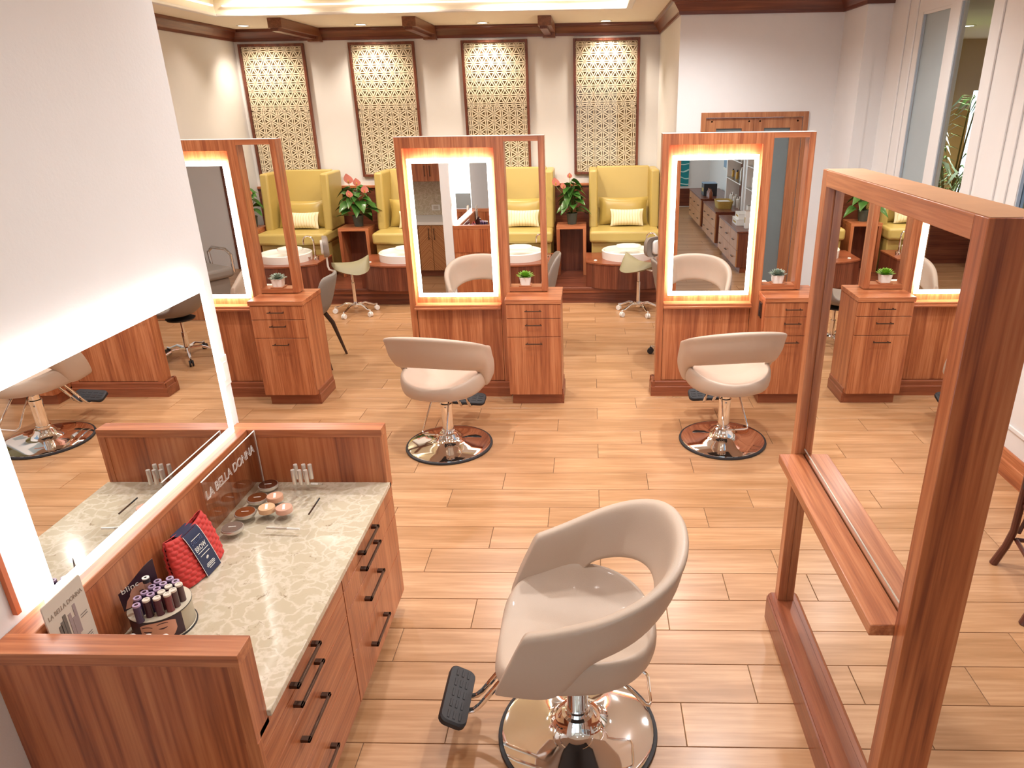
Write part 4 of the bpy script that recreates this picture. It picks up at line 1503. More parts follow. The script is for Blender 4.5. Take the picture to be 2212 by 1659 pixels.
# rattan chair with an orange cushion at the right edge
t = thing('rattan_chair', 'dark rattan chair with an orange cushion by the right wall', 'chair', (2.30, 2.81, 0), R(-12))
for sx, sy, fx in ((-.24, -.2, -.04), (.22, -.2, .06), (-.24, .22, -.035), (.22, .22, .05)):
    MB().tube([(sx, sy, .67 if sx < 0 else .42), (sx, sy, .42), (sx, sy, .22), (sx + fx * .4, sy * 1.05, .12), (sx + fx * 1.3, sy * 1.12, 0)], [.017, .018, .018, .018, .02], 10).build('leg', rattan_m, t)
for z, sy in ((.17, -.2), (.17, .22)):
    MB().tube([(-.22, sy, z), (.22, sy, z)], .011, 8).build('stretcher', rattan_m, t)
MB().tube([(-.22, -.2, .17), (-.22, .22, .17)], .011, 8).build('stretcher', rattan_m, t)
for zz, rr in ((.405, .014), (.375, .012)):
    MB().tube([(-.23, -.22, zz), (.24, -.22, zz), (.24, .24, zz), (-.23, .24, zz)], rr, 8, closed=True).build('seat_rail', rattan_m, t)
for sy in (-.215, .235):
    MB().tube([(-.21, sy, .20), (-.19, sy, .31), (-.12, sy, .365), (0, sy, .372)], .010, 8).build('corner_brace', rattan_m, t)
MB().prism(rrect(.44, .42, .06, 5), .41, .475).build('cushion', orange_m, t, bevel=.02, bseg=3)
MB().loft([[(-.255, y_, z_) for y_, z_ in rrect(.44, .21, .04, 4, .01, .575)], [(-.230, y_, z_) for y_, z_ in rrect(.44, .21, .04, 4, .01, .575)]]).build('woven_back', cane_m, t)

# palm beyond the glass door
t = thing('areca_palm', 'green areca palm in the room beyond the glass door', 'potted plant', (3.52, 7.25, 0))
MB().lathe([(.001, 0), (.13, 0), (.16, .36), (.15, .36), (.14, .32), (.001, .32)], 24).build('pot', pot_m, t)
rnd = random.Random(5)
for k in range(11):
    a = 2 * PI * k / 11 + rnd.uniform(-.2, .2)
    reach = rnd.uniform(.35, .55)
    top_z = rnd.uniform(1.7, 2.4)
    path = []
    for q in range(9):
        u = q / 8
        path.append(Vector((math.cos(a) * reach * u ** 1.6, math.sin(a) * reach * u ** 1.6, .35 + (top_z - .35) * (1 - (1 - u) ** 2) - .45 * max(0, u - .6) ** 1.3)))
    fm = MB().tube([tuple(p) for p in path], [.012 - .001 * i for i in range(9)], 6)
    fo = fm.build('frond_stem', stem_m, t, ang=180)
    lm = MB()
    for q in range(14):
        u = .35 + .65 * q / 13
        i = min(7, int(u * 8))
        p = path[i].lerp(path[i + 1], u * 8 - i)
        tg = (path[i + 1] - path[i]).normalized()
        sd = tg.cross(Vector((0, 0, 1))).normalized()
        for sg in (-1, 1):
            d = (tg * .6 + sd * sg * .9 + Vector((0, 0, -.25))).normalized()
            ln = .26 * (1 - .5 * abs(u - .6))
            wdir = d.cross(Vector((0, 0, 1))).normalized() * .011
            tip = p + d * ln + Vector((0, 0, -.12))
            mid = p + d * ln * .5
            lm.add([tuple(p), tuple(mid + wdir), tuple(tip), tuple(mid - wdir)], [(0, 1, 2, 3)])
    lm.build('leaflets', mat('palm_leaf', '#5d8a33', .45, noise=.3, nscale=10) if k == 0 else bpy.data.materials['palm_leaf'], fo, ang=180, kind='stuff')

# ================================================================== THINGS ON THE VANITY
ZC = CZT
# clear acrylic tester display with upright sign
t = thing('tester_display', 'clear acrylic makeup tester tray with an upright etched sign', 'display stand', (-1.26, 2.48, ZC), world=True)
MB().box(-1.440, -1.082, 2.254, 2.696, ZC + .014, ZC + .018).build('tray_deck', acrylic_m, t)
fe = MB().box(-1.086, -1.082, 2.250, 2.700, ZC + .0005, ZC + .014).box(-1.44, -1.086, 2.250, 2.254, ZC + .0005, ZC + .014)
fe.build('tray_lip', acrylic_m, t)
sg = MB().box(-1.444, -1.440, 2.256, 2.698, ZC + .004, ZC + .252).build('sign_sheet', acrylic_s, t)
eg = MB().box(-1.4445, -1.4395, 2.256, 2.698, ZC + .252, ZC + .2535).box(-1.4445, -1.4395, 2.698, 2.6995, ZC + .004, ZC + .2535)
eg.build('sign_edge', white_ink, sg)
text('sign_lettering', 'LA BELLA DONNA', .052, (-1.4385, 2.262, ZC + .172), (0, 1, 0), (0, 0, 1), white_ink, sg, outline=.0007, width=.40, spacing=.95)
# row outlines of the wells
wl = MB()
for xx, yy, rr in [(-1.385, 2.66 - .0, .0), (-1.31, 2.60, .040), (-1.24, 2.47, .034), (-1.165, 2.47, .034), (-1.165, 2.40, .034), (-1.30, 2.33, .036), (-1.22, 2.34, .034)]:
    if rr:
        wl.lathe([(rr, ZC + .018), (rr, ZC + .0195), (rr + .0015, ZC + .0195), (rr + .0015, ZC + .018)], 28, (xx, yy, 0), caps=False)
wl.build('empty_wells', acrylic_m, t, kind='stuff')

tone = ['#7a4c38', '#9a5d38', '#b46e42', '#a89a90']  # brown and copper lid colours carry the reflection of the wood
for i, (xx, yy, lb_3) in enumerate(((-1.385, 2.622, 'round mirrored compact at the back of the tester tray'), (-1.384, 2.514, 'round compact with painted brown reflection, second from the back of the tester tray'), (-1.385, 2.404, 'round compact with painted copper reflection, third from the back of the tester tray'), (-1.385, 2.295, 'round silver-grey compact at the front of the tester tray'))):
    c_ = thing('powder_compact', lb_3, 'compact', (xx, yy, ZC + .0185), R(10), group='round powder compacts')
    MB().lathe([(.001, 0), (.036, 0), (.041, .006), (.042, .012), (.040, .017), (.001, .017)], 32).build('case', silver_m, c_, ang=50)
    MB().lathe([(.001, .0172), (.038, .0172), (.037, .019), (.001, .019)], 32).build('lid_mirror', mat('compact_lid_%d' % i, tone[i], .12, .7, noise=.05), c_)
    MB().box(-.014, .014, -.0015, .0015, .019, .0194).build('lid_mark', white_ink, c_)
for i, (xx, yy, cc, lb_3) in enumerate(((-1.306, 2.507, '#d3a183', 'rose loose powder jar at the back of the tester tray'), (-1.303, 2.420, '#dcb189', 'sand loose powder jar in the middle of the tester tray'), (-1.232, 2.418, '#d8a790', 'pink loose powder jar nearest the empty wells'))):
    j_ = thing('powder_jar', lb_3, 'jar', (xx, yy, ZC + .0185), R(20), group='loose powder jars')
    MB().lathe([(.001, 0), (.034, 0), (.035, .004), (.034, .010), (.001, .010)], 28).build('jar_base', acrylic_m, j_)
    MB().lathe([(.001, .010), (.032, .010), (.0325, .028), (.031, .031), (.001, .031)], 28).build('powder', mat('loose_powder_%d' % i, cc, .5, noise=.04), j_, ang=50)
    MB().box(-.005, .005, -.020, .020, .0312, .0318).build('label_strip', white_ink, j_)
for i, (xx, yy, lb_3) in enumerate(((-1.238, 2.560, 'front left'), (-1.245, 2.606, 'back left'), (-1.210, 2.558, 'front middle'), (-1.211, 2.607, 'back middle'), (-1.184, 2.558, 'front right'), (-1.184, 2.606, 'back right'))):
    g_ = thing('lip_gloss_tube', 'slim silver lip gloss tube standing %s of the six' % lb_3, 'lip gloss', (xx, yy, ZC + .0185), group='standing lip gloss tubes')
    MB().lathe([(.001, 0), (.0085, 0), (.0085, .055), (.001, .055)], 14).build('tube_body', acrylic_m, g_)
    MB().lathe([(.001, .055), (.0088, .055), (.0088, .120), (.0080, .122), (.001, .122)], 14).build('cap', silver_m, g_)
def rod(name, a, b, r, m, label, cat):
    t_ = thing(name, label, cat, a, world=True)
    a, b = Vector(a), Vector(b)
    MB().tube([a, a.lerp(b, .62)], r, 10).build('handle', m[0], t_)
    MB().tube([a.lerp(b, .62), b], r * .9, 10).build('tip', m[1], t_)
rod('makeup_brush', (-1.129, 2.405, ZC + .024), (-1.130, 2.528, ZC + .024), .0035, (bronze_m, rubber_m), 'thin dark brush lying along the right side of the tester tray', 'brush')
rod('silver_pencil', (-1.258, 2.308, ZC + .024), (-1.126, 2.300, ZC + .024), .005, (silver_m, white_m), 'silver pencil lying at the front of the tester tray', 'pencil')
rod('white_pencil', (-1.21, 2.648, ZC + .024), (-1.158, 2.643, ZC + .024), .005, (white_m, silver_m), 'short white tube lying behind the lip gloss tubes', 'tube')

# red quilted bag in a navy sleeve
t = thing('quilted_bag', 'red quilted cosmetic bag in a navy card sleeve against the back rail', 'bag', (-1.402, 2.075, ZC))
def bag_pt(u, v, side):
    """u across -1..1, v up 0..1"""
    wdt = .118 * (1 - .12 * v ** 1.5)
    thk = .034 * (1 - v) ** .6 + .010
    lean = -.028 * v
    bulge = (1 - u * u) ** .35
    return Vector((lean + side * thk * bulge, u * wdt + .010 * math.sin(3 * v) * u, .004 + v * (.178 - .018 * (1 - u * u))))
vs, fs = [], []
nu, nv = 84, 66
for side in (1, -1):
    for j in range(nv + 1):
        for i in range(nu + 1):
            u, v = -1 + 2 * i / nu, j / nv
            p = bag_pt(u, v, side)
            row = v * 11
            ph = (u * 4.2 + (.5 if int(row) % 2 else 0)) % 1.0
            q = (1 - abs(2 * (row % 1) - 1) ** 2) * (1 - abs(2 * ph - 1) ** 2)
            p.x += side * .0055 * q
            vs.append(tuple(p))
N1 = (nu + 1) * (nv + 1)
for j in range(nv):
    for i in range(nu):
        q = (j * (nu + 1) + i, j * (nu + 1) + i + 1, (j + 1) * (nu + 1) + i + 1, (j + 1) * (nu + 1) + i)
        fs.append(q)
        fs.append(tuple(N1 + k for k in reversed(q)))
MB().add(vs, fs).build('bag_body', red_m, t, ang=180, solid=.002)
slv = MB()
loops = []
for k in range(12):
    v = k / 11
    p = bag_pt(0.02, v * .99, 1)
    loops.append([(p.x + .010, -.042, p.z), (p.x + .010, .042, p.z), (p.x + .0085, .042, p.z), (p.x + .0085, -.042, p.z)])
slv.loft(loops)
pt_ = bag_pt(0.0, 1, 1)
pb_ = bag_pt(0.0, 1, -1)
slv.box(pb_.x - .012, pt_.x + .010, -.042, .042, pt_.z - .001, pt_.z + .0015)
slv.box(pb_.x - .012, pb_.x - .0105, -.042, .042, pt_.z - .09, pt_.z)
so = slv.build('sleeve', navy_m, t, ang=50)
sl0, sl1 = bag_pt(0, .25, 1), bag_pt(0, .9, 1)
updir = (sl1 - sl0).normalized()
def on_sleeve(v, dy):
    p = bag_pt(0, v, 1)
    return (p.x + .0112, dy, p.z)
text('sleeve_title', 'BROW', .026, on_sleeve(.56, -.032), (0, 1, 0), updir, white_ink, so, width=.058)
text('sleeve_word', 'DELUXE', .018, on_sleeve(.73, -.033), (0, 1, 0), updir, mat('slate_blue_ink', '#5a6488', .5, noise=.02), so, width=.060)
lnm = MB()
for v, hw_ in ((.83, .026), (.52, .030), (.44, .026), (.22, .020), (.19, .024), (.16, .022), (.12, .016)):
    p = on_sleeve(v, 0)
    lnm.box(p[0] - .0003, p[0] + .0006, -hw_, hw_, p[2] - .0012, p[2] + .0012)
lnm.build('sleeve_print', white_ink, so, kind='stuff')
emb = MB()
p = on_sleeve(.34, 0)
for k in range(6):
    a = PI * k / 6
    emb.tube([(p[0], math.cos(a) * .007, p[2] + math.sin(a) * .007), (p[0], -math.cos(a) * .007, p[2] - math.sin(a) * .007)], .0009, 5)
emb.build('sleeve_emblem', white_ink, so)
bd = MB()
for sy in (-.042, .0405):
    lp = []
    for k in range(12):
        q = bag_pt(.02, k / 11 * .99, 1)
        lp.append([(q.x + .0101, sy, q.z), (q.x + .0101, sy + .0016, q.z), (q.x + .0106, sy + .0016, q.z), (q.x + .0106, sy, q.z)])
    bd.loft(lp)
bd.build('sleeve_border', white_ink, so)
t.rotation_euler = (0, 0, R(-4))

# round mascara display
t = thing('mascara_display', 'round cream counter display printed with a face, holding mascara tubes', 'display stand', (-1.365, 1.785, ZC))
MB().lathe([(.001, 0), (.092, 0), (.092, .004), (.088, .006), (.088, .084), (.001, .084)], 44).build('drum', mat('silver_cream_drum', '#b7ad98', .35, .3, noise=.05), t)
MB().lathe([(.001, .084), (.0905, .084), (.0905, .088), (.001, .088)], 44).build('drum_top', mat('cream_drum_top', '#d9cfba', .3, noise=.03), t)
MB().lathe([(.0905, 0), (.094, 0), (.094, .005), (.0905, .005)], 44, caps=False).build('drum_rim', rubber_m, t)
MB().lathe([(.0906, .084), (.0914, .084), (.0914, .0868), (.0906, .0868)], 44, caps=False).build('top_trim', rubber_m, t)
def drum_patch(a0, a1, z0, z1, r, m, name, n=16, shape=None):
    mb = MB()
    vs, fs = [], []
    for i in range(n + 1):
        u = i / n
        a = R(a0 + (a1 - a0) * u)
        lo, hi = (z0, z1) if shape is None else shape(u)
        for rr in (r, r + .0006):
            for z in (lo, hi):
                vs.append((rr * math.cos(a), rr * math.sin(a), z))
    for i in range(n):
        b_, c = i * 4, (i + 1) * 4
        fs += [(b_ + 2, c + 2, c + 3, b_ + 3), (b_, b_ + 1, c + 1, c), (b_ + 1, b_ + 3, c + 3, c + 1), (b_, c, c + 2, b_ + 2)]
    mb.add(vs, fs)
    return mb.build(name, m, t, ang=40)
drum_patch(-150, -20, .008, .082, .0882, plum_m, 'printed_hair')
drum_patch(-100, -34, 0, 0, .0890, skin_m, 'printed_face', 20, lambda u: (.010 + .03 * (2 * u - 1) ** 4, .080 - .012 * abs(2 * u - 1) ** 3))
for a_, z_ in ((-86, .050), (-58, .056)):
    drum_patch(a_ - 8, a_ + 8, 0, 0, .0897, plum_m, 'printed_eye', 8, lambda u, z_=z_: (z_ - .004 * (1 - (2 * u - 1) ** 2), z_ + .0006))
    drum_patch(a_ - 10, a_ + 10, 0, 0, .0897, plum_m, 'printed_brow', 8, lambda u, z_=z_: (z_ + .013 + .003 * (1 - (2 * u - 1) ** 2), z_ + .0145 + .004 * (1 - (2 * u - 1) ** 2)))
drum_patch(-76, -64, 0, 0, .0897, mat('printed_lip', '#b5503f', .4, noise=.05), 'printed_lips', 8, lambda u: (.018 - .003 * (1 - (2 * u - 1) ** 2), .019 + .003 * (1 - (2 * u - 1) ** 2)))
# printed header card, facing the room
hc = MB()
cp = []
for k in range(9):
    u = k / 8
    cp.append((-.058 + .116 * u, .172 + .018 * math.sin(PI * (u - .5)) * 1.0 + .030 * u))
poly = [(-.055, .088), (.058, .088)] + [(p[0], p[1]) for p in reversed(cp)]
ca, sa = math.cos(R(35)), math.sin(R(35))
def card(p, off):
    """card plane runs along direction (sa, ca) in plan"""
    return (-.057 + p[0] * sa + off * ca, .004 + p[0] * ca - off * sa, p[1])
hc.loft([[card(p, 0) for p in poly], [card(p, .002) for p in poly]])
ho = hc.build('header_card', plum_m, t)
fcp = [(-.030 + .5 * .07 * (1 + math.cos(2 * PI * k / 18)), .125 + .035 * math.sin(2 * PI * k / 18)) for k in range(18)]
MB().loft([[card(p, .0021) for p in fcp], [card(p, .0027) for p in fcp]]).build('header_face', skin_m, ho)
for dx in (.005, .030):
    ep = [(dx + .007 * math.cos(2 * PI * k / 10), .132 + .002 * math.sin(2 * PI * k / 10)) for k in range(10)]
    MB().loft([[card(p, .0028) for p in ep], [card(p, .0032) for p in ep]]).build('header_eye', plum_m, ho)
hd = [(-.050, .095), (-.035, .092), (-.014, .125), (-.010, .140), (-.022, .138), (-.040, .120)]
MB().loft([[card(p, .0033) for p in hd], [card(p, .0038) for p in hd]]).build('header_hand', skin_m, ho)
o_ = Vector(card((-.050, .148), .0032))
text('header_lettering', 'blinc', .026, tuple(o_), (sa, ca, .12), (-.05, -.05, 1), white_ink, ho, width=.052)
tubes = [(-1.366, 1.70, 0, 0), (-1.351, 1.725, 1, 1), (-1.323, 1.734, 2, 1), (-1.301, 1.752, 3, 1), (-1.294, 1.772, 4, 1), (-1.291, 1.800, 4, 1), (-1.383, 1.733, 0, 0), (-1.352, 1.751, 0, 0), (-1.325, 1.763, 2, 1), (-1.318, 1.790, 2, 1), (-1.309, 1.815, 0, 0), (-1.377, 1.760, 0, 0), (-1.347, 1.777, 0, 0), (-1.342, 1.803, 0, 0), (-1.370, 1.788, 0, 0), (-1.367, 1.815, 0, 0), (-1.336, 1.830, 0, 0)]
tube_cols = [mat('mascara_violet', '#4d3a5a', .35, noise=.05), mat('mascara_plum', '#47222f', .35, noise=.05), mat('mascara_wine', '#552533', .35, noise=.05), mat('mascara_rose', '#7d3f43', .35, noise=.05), mat('mascara_brown', '#5b4244', .35, noise=.05)]
cap_l = mat('mascara_lilac_cap', '#b9a0bf', .35, noise=.03)
cap_w = mat('mascara_white_cap', '#ddd2c4', .35, noise=.03)
names = ('violet', 'plum', 'wine', 'rose', 'brown')
first, seen = {}, {}
ordw = ('', 'first', 'second', 'third', 'fourth', 'fifth', 'sixth', 'seventh', 'eighth', 'ninth', 'tenth')
tubes.sort(key=lambda q: q[1])
for i, (xx, yy, ci, cap_) in enumerate(tubes):
    xx += -.008
    seen[(ci, cap_)] = seen.get((ci, cap_), 0) + 1
    lab_ = '%s mascara tube with %s top, %s of its kind from the near vanity panel' % (names[ci], 'white' if cap_ else 'lilac', ordw[seen[(ci, cap_)]])
    if (ci, cap_) not in first:
        mt = thing('mascara_tube', lab_, 'mascara', (xx, yy, ZC + .0885), group='mascara tubes in the round display')
        MB().lathe([(.001, 0), (.0112, 0), (.0112, .056), (.001, .056)], 18).build('tube_body', tube_cols[ci], mt)
        MB().lathe([(.001, .0565), (.0112, .0565), (.0114, .060), (.0108, .0625), (.006, .0625), (.006, .061), (.001, .061)], 18).build('cap_ring', cap_w if cap_ else cap_l, mt)
        if not cap_:
            MB().lathe([(.001, .0611), (.0055, .0611), (.0055, .062), (.001, .062)], 12).build('cap_hole', plum_m, mt)
        MB().box(.0108, .0116, -.0015, .0015, .008, .046).build('print_line', grey_ink, mt)
        first[(ci, cap_)] = mt
    else:
        dup(first[(ci, cap_)], (xx, yy, ZC + .0885), 0.3 * i, lab_)
t = thing('mascara_tester', 'taller clear mascara tester with black and white cap in the round display', 'mascara', (-1.388, 1.786, ZC + .0885))
MB().lathe([(.001, 0), (.0095, 0), (.0095, .08), (.001, .08)], 16).build('tube_body', acrylic_s, t)
MB().lathe([(.001, .08), (.0105, .08), (.0105, .094), (.001, .094)], 16).build('cap', rubber_m, t)
MB().lathe([(.004, .094), (.0105, .094), (.0105, .097), (.004, .097)], 16, caps=False).build('cap_ring', white_m, t)

# printed acrylic card by the near corner
t = thing('brand_card', 'upright frosted brand card printed with product pictures, near corner of the vanity', 'sign', (-1.462, 1.556, ZC), world=True)
co = MB().loft([[(-1.458, y_, z_) for y_, z_ in rrect(.150, .312, .006, 3, 1.556, ZC + .158)], [(-1.462, y_, z_) for y_, z_ in rrect(.150, .312, .006, 3, 1.556, ZC + .158)]]).build('card', offwhite_m, t)
text('card_lettering', 'LA BELLA DONNA', .020, (-1.4572, 1.490, ZC + .262), (0, 1, 0), (0, 0, 1), mat('taupe_ink', '#a08f80', .5, noise=.03), co, width=.132)
XC = -1.4575
pr = MB()
for y0_, y1_, z0_, z1_ in ((1.513, 1.524, .14, .225), (1.522, 1.534, .145, .232), (1.533, 1.545, .15, .245)):
    pr.box(XC, XC + .0006, y0_, y1_, ZC + z0_, ZC + z1_)
pr.build('card_picture', grey_ink, co)
pr = MB()
for y0_, y1_, z0_, z1_ in ((1.552, 1.563, .15, .235), (1.564, 1.574, .15, .215), (1.574, 1.585, .155, .25)):
    pr.box(XC, XC + .0006, y0_, y1_, ZC + z0_, ZC + z1_)
pr.build('card_picture', mat('mauve_grey_ink', '#9d8b8a', .5, noise=.06), co)
pr = MB()
for k in range(9):
    pr.box(XC, XC + .0005, 1.545 - .003 * k, 1.615, ZC + .13 - .008 * k, ZC + .132 - .008 * k)
pr.box(XC, XC + .0005, 1.592, 1.618, ZC + .20, ZC + .202).box(XC, XC + .0005, 1.592, 1.618, ZC + .192, ZC + .194)
pr.build('card_text_lines', grey_ink, co, kind='stuff')

# white-capped bottles just behind the near side panel
for xx, lb_3 in ((-1.368, 'leftmost'), (-1.320, 'middle'), (-1.268, 'rightmost')):
    bt = thing('white_capped_bottle', 'small white-capped bottle behind the near vanity panel, %s of three' % lb_3, 'bottle', (xx, 1.640, ZC), group='white-capped bottles on the vanity')
    MB().lathe([(.001, 0), (.015, 0), (.0155, .045), (.012, .052), (.001, .052)], 18).build('bottle_body', cream_m, bt)
    MB().lathe([(.001, .052), (.0145, .052), (.0145, .078), (.010, .086), (.001, .088)], 18).build('cap', white_m, bt, ang=60)
tag(MB().lathe([(.001, 0), (.02, 0), (.023, .02), (.022, .06), (.014, .078), (.001, .082)], 20, (-1.212, 1.640, ZC)).build('powder_puff', orange_m, ang=60), 'orange puff behind the near vanity panel', 'powder puff')

# ================================================================== SEEN ONLY IN THE MIRRORS
# dispensary cabinets in the nook behind the vanity wall
t = thing('base_cabinet', 'chevron veneer base cabinet with stone counter, reflected in the middle mirror', 'cabinet', (-2.2, .85, 0), world=True)
MB().box(-2.75, -1.66, .56, 1.14, .09, .715).build('body', wood_z, t)
MB().box(-2.75, -1.66, .6, 1.08, 0, .09).build('toe_kick', plinth_x, t)
MB().box(-2.76, -1.652, .53, 1.175, .715, .755).build('counter', white_m, t, bevel=.003)
for x0_, x1_, hx in ((-2.745, -2.335, -2.37), (-2.330, -2.155, -2.19), (-2.150, -1.975, -2.115), (-1.97, -1.665, -1.70)):
    d_ = MB().box(x0_ - 0, x1_, 1.14, 1.16, .095, .708).build('door', chevron_m, t, bevel=.0015)
    hm = MB()
    bar_handle(hm, (hx, 1.16, .53), (hx, 1.16, .66), (0, .03, 0), .005)
    hm.build('handle', bronze_m, d_)
struct('trim_10', MB().box(-2.75, -1.652, .521, .529, .756, 1.25), quartz_m)
t = thing('upper_cabinet', 'cherry wood upper cabinet reflected at the top of the middle mirror', 'cabinet', (-2.2, .7, 1.25), world=True)
MB().box(-2.75, -1.66, .53, .85, 1.25, 2.05).build('body', wood_z, t)
for x0_, x1_, hx in ((-2.745, -2.21, -2.24), (-2.205, -1.665, -2.17)):
    d_ = MB().box(x0_, x1_, .85, .87, 1.255, 2.045).build('door', wood_z, t, bevel=.0015)
    hm = MB()
    bar_handle(hm, (hx, .87, 1.33), (hx, .87, 1.45), (0, .03, 0), .005)
    hm.build('handle', bronze_m, d_)
t = thing('wall_outlet', 'white outlet plate on the stone splashback in the middle mirror', 'outlet', (-2.2, .53, .86), world=True)
MB().box(-2.26, -2.14, .5295, .536, .82, .90).build('plate', white_m, t, bevel=.002)
MB().box(-2.235, -2.165, .536, .538, .835, .885).build('sockets', offwhite_m, t)

# shampoo corner
struct('trim_11', MB().box(-5.2, -3.0, .521, .545, 0, 1.5), dark_x)
def shampoo_chair(x, y, rz, label):
    t = thing('shampoo_chair', label, 'salon chair', (x, y, 0), rz, group='grey shampoo chairs in the nook')
    MB().box(-.26, .26, -.26, .28, .38, .50).build('seat', leather_d, t, bevel=.04, bseg=3)
    MB().prism([(-.30, .42), (-.20, .42), (-.33, 1.0), (-.43, 1.0)], -.26, .26, ax=0).build('backrest', leather_d, t, bevel=.04, bseg=3)
    MB().box(-.22, .22, -.22, .22, .04, .38).build('pedestal', leather_d, t, bevel=.02)
    for sx in (-.30, .30):
        MB().tube([(sx, -.22, .42), (sx, -.24, .62), (sx, -.15, .68), (sx, .10, .68), (sx, .20, .62), (sx, .20, .42)], .018, 10).build('arm', chrome_m, t)
    return t
shampoo_chair(-3.75, 1.40, R(10), 'grey shampoo chair with chrome arms against the wood panelling, seen in mirrors')
shampoo_chair(-4.55, 2.75, R(-60), 'grey shampoo chair with chrome arms seen in the left station mirror')
t = thing('shampoo_hose', 'black shampoo hose looped from a chrome mixer on the wood panelling', 'hose', (-3.35, .58, .9), world=True)
MB().tube([(-3.35, .57, 1.05), (-3.42, .63, .92), (-3.47, .66, .72), (-3.40, .66, .58), (-3.28, .65, .62), (-3.25, .62, .78), (-3.33, .58, .92)], .012, 8).build('hose_loop', rubber_m, t)
MB().tube([(-3.35, .546, 1.05), (-3.35, .62, 1.05), (-3.35, .66, 1.10)], .022, 10).build('mixer', chrome_m, t)

# retail wall behind the camera
chests = ((-.40, 1.08, 'low wood chest of drawers nearest the mirror in the retail reflection'), (-2.03, -.72, 'low wood chest of drawers in the middle of the retail reflection'), (-3.90, -2.32, 'low wood chest of drawers farthest back in the retail reflection'))
pale_z = wood('pale_chest_wood', '#a06a40', '#b67e50', '#c89263', axis=2)
for y0_, y1_, lb_3 in chests:
    t = thing('drawer_chest', lb_3, 'chest of drawers', (2.2, (y0_ + y1_) / 2, 0), group='retail chests along the right wall', world=True)
    MB().box(2.0, 2.56, y0_ + .01, y1_ - .01, .08, .55).build('body', dark_z, t)
    MB().box(2.05, 2.56, y0_ + .04, y1_ - .04, 0, .08).build('toe_kick', plinth_y, t)
    MB().box(1.975, 2.57, y0_, y1_, .55, .575).build('top', dark_y, t, bevel=.003)
    n = 3
    for k in range(n):
        a = y0_ + .015 + (y1_ - y0_ - .03) * k / n
        b_ = y0_ + .015 + (y1_ - y0_ - .03) * (k + 1) / n
        for z0_, z1_ in ((.085, .31), (.315, .545)):
            d_ = MB().box(1.982, 2.0, a + .003, b_ - .003, z0_, z1_).build('drawer', pale_z, t, bevel=.0015)
            hm = MB()
            bar_handle(hm, (1.982, (a + b_) / 2 - .04, (z0_ + z1_) / 2), (1.982, (a + b_) / 2 + .04, (z0_ + z1_) / 2), (-.022, 0, 0), .005)
            hm.build('handle', bronze_m, d_)
# shelving bays
bays = ((-.40, 1.08), (-2.03, -.72))
bottle_protos = []
def bottle(x, y, z, kind, label):
    while len(bottle_protos) < 3:
        k = len(bottle_protos)
        bt = thing('product_bottle', label, 'bottle', (0, 0, 0), group='product bottles on the retail shelves')
        h_, r_ = ((.17, .026), (.13, .024), (.20, .022))[k]
        MB().lathe([(.001, 0), (r_, 0), (r_, h_ * .78), (r_ * .45, h_ * .86), (.001, h_ * .86)], 14).build('bottle_body', (white_m, gold_m, silver_m)[k], bt)
        MB().lathe([(.001, h_ * .86), (r_ * .5, h_ * .86), (r_ * .5, h_), (.001, h_)], 12).build('cap', (silver_m, rubber_m, white_m)[k], bt)
        bottle_protos.append([bt, False])
    pr_ = bottle_protos[kind]
    if not pr_[1]:
        pr_[1] = True
        pr_[0].location = (x, y, z)
        pr_[0]['label'] = label
        return pr_[0]
    return dup(pr_[0], (x, y, z), 0, label)
for bi, (y0_, y1_) in enumerate(bays):
    t = thing('display_shelving', 'wall shelving bay with glass shelves over the %s retail chest' % ('nearest' if bi == 0 else 'middle'), 'shelving', (2.6, (y0_ + y1_) / 2, .6), group='retail shelving bays', world=True)
    MB().box(2.59, 2.618, y0_, y1_, .60, 2.3).build('back_panel', dark_z, t)
    for yy in (y0_ - .10, y1_ - .10 + .1):
        MB().box(2.36, 2.618, yy, yy + .10, .60, 2.3).build('pilaster', trim_m, t, bevel=.003)
    for si, zz in enumerate((.98, 1.30, 1.62)):
        MB().box(2.34, 2.588, y0_ + .003, y1_ - .003, zz, zz + .012).build('glass_shelf', glass_m, t)
        MB().box(2.336, 2.340, y0_ + .003, y1_ - .003, zz, zz + .012).build('shelf_edge', white_m, t)
        if si < 2 or bi == 0:
            cnt = 7
            for k in range(cnt):
                lb_3 = '%s bottle on the %s shelf of the %s retail bay, %s from far end' % (('white', 'golden', 'silver')[(k // 3 + si + bi) % 3], ('lower', 'middle', 'top')[si], ('nearest', 'middle')[bi], ordw[k + 1])
                bottle(2.44 + .04 * (k % 2), y0_ + .12 + (y1_ - y0_ - .24) * k / (cnt - 1), zz + .0125, (k // 3 + si + bi) % 3, lb_3)
def crate(name, x0_, x1_, y0_, y1_, z0_, z1_, m, label, cat, lidm):
    t = thing(name, label, cat, ((x0_ + x1_) / 2, (y0_ + y1_) / 2, z0_), world=True)
    MB().box(x0_, x1_, y0_, y1_, z0_, z1_ - .01).build('carton', m, t, bevel=.002)
    MB().box(x0_ - .002, x1_ + .002, y0_ - .002, y1_ + .002, z1_ - .01, z1_).build('lid', lidm, t)
    MB().box(x0_ - .001, x0_, y0_ + (y1_ - y0_) * .2, y1_ - (y1_ - y0_) * .2, z0_ + (z1_ - z0_) * .3, z0_ + (z1_ - z0_) * .6).build('label_panel', basket_m, t)
crate('gift_box', 2.05, 2.22, .30, .62, .576, .66, white_m, 'white gift box with gold label, lower of two on the nearest retail chest', 'box', white_m)
crate('gift_box', 2.08, 2.22, .33, .60, .662, .74, white_m, 'white gift box with gold label, upper of two on the nearest retail chest', 'box', white_m)
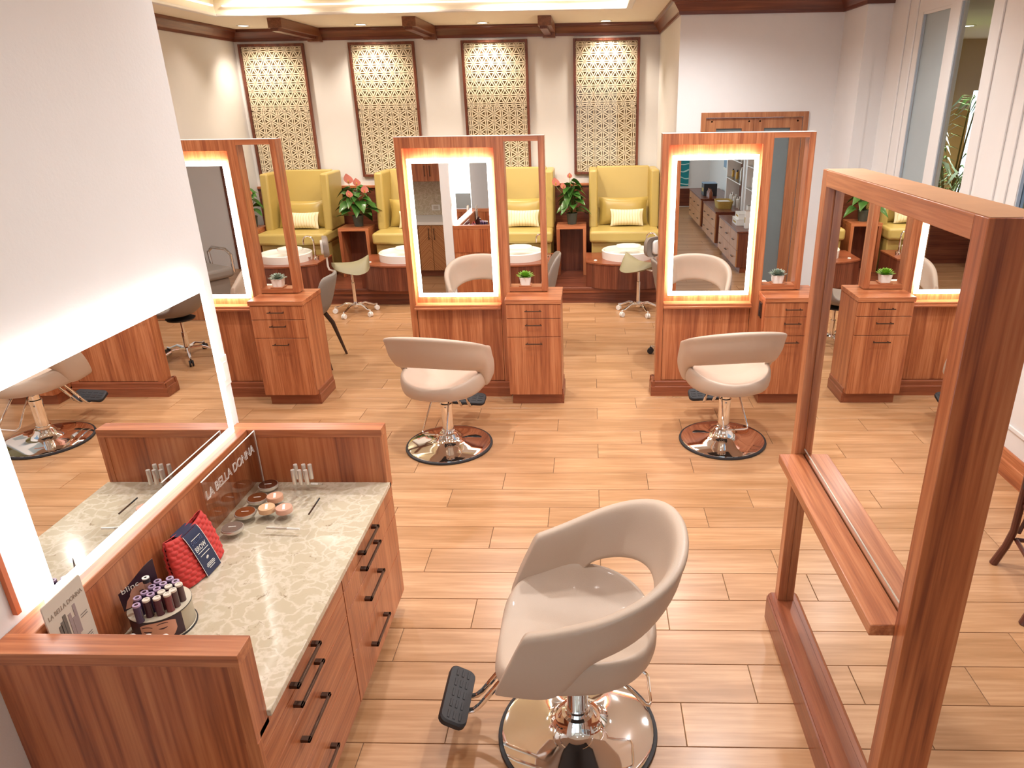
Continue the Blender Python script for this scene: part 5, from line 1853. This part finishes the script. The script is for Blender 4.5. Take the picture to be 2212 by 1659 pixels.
crate('product_carton', 2.12, 2.20, .78, .86, .576, .82, white_m, 'tall white product carton on the nearest retail chest', 'box', silver_m)
crate('product_carton', 2.28, 2.36, .60, .70, .576, .84, blue_m, 'tall pale blue product carton on the nearest retail chest', 'box', silver_m)
crate('product_carton', 2.28, 2.36, .10, .20, .576, .80, white_m, 'white product carton beside the gift boxes on the nearest retail chest', 'box', silver_m)
crate('dark_box', 2.08, 2.32, -3.0, -2.7, .576, .80, rubber_m, 'black glossy box on the farthest retail chest', 'box', blue_m)
t = thing('woven_basket', 'woven straw basket on the middle retail chest', 'basket', (2.18, -1.2, .5755))
MB().loft([[(a * sc_, b_ * sc_, z) for a, b_ in rrect(.26, .40, .05, 4)] for sc_, z in ((.85, 0), (1, .12), (.95, .12), (.82, .02))]).build('basket_wall', basket_m, t)
MB().prism(rrect(.2, .33, .04, 4), .06, .1).build('basket_liner', white_m, t)
for k in range(6):
    bottle(2.40, -1.75 + .15 * k, .5755, (0, 2)[k % 2], 'product bottle on the middle retail chest, %s from its far end' % ('first', 'second', 'third', 'fourth', 'fifth', 'sixth')[k])
for k in range(3):
    tag(MB().lathe([(.001, 0), (.04, 0), (.04, .10), (.018, .13), (.018, .16), (.001, .16)], 16, (2.15, -2.55 + .1 * k, .5755)).build('amber_bottle', amber_m, ang=40), 'amber glass bottle on the farthest retail chest, %s of three' % ('farthest', 'middle', 'nearest')[k], 'bottle', 'amber bottles on the farthest retail chest')
t = thing('wall_poster', 'pale blue poster above the farthest retail chest', 'poster', (2.6, -3.1, 1.0), world=True)
MB().box(2.605, 2.618, -3.8, -2.4, .95, 2.1).build('poster_frame', white_m, t)
MB().box(2.602, 2.605, -3.75, -2.45, 1.0, 2.05).build('poster_print', blue_m, t)
t = thing('teal_canvas', 'teal canvas with white wave lines on the far end wall', 'wall art', (1.3, YS, 1.0), world=True)
MB().box(1.72, 2.16, YS + .002, YS + .03, .45, 1.08).build('canvas', tealwave_m, t)
struct('trim_12', MB().box(.92, 2.6, YS, YS + .012, .02, .40), dark_x)
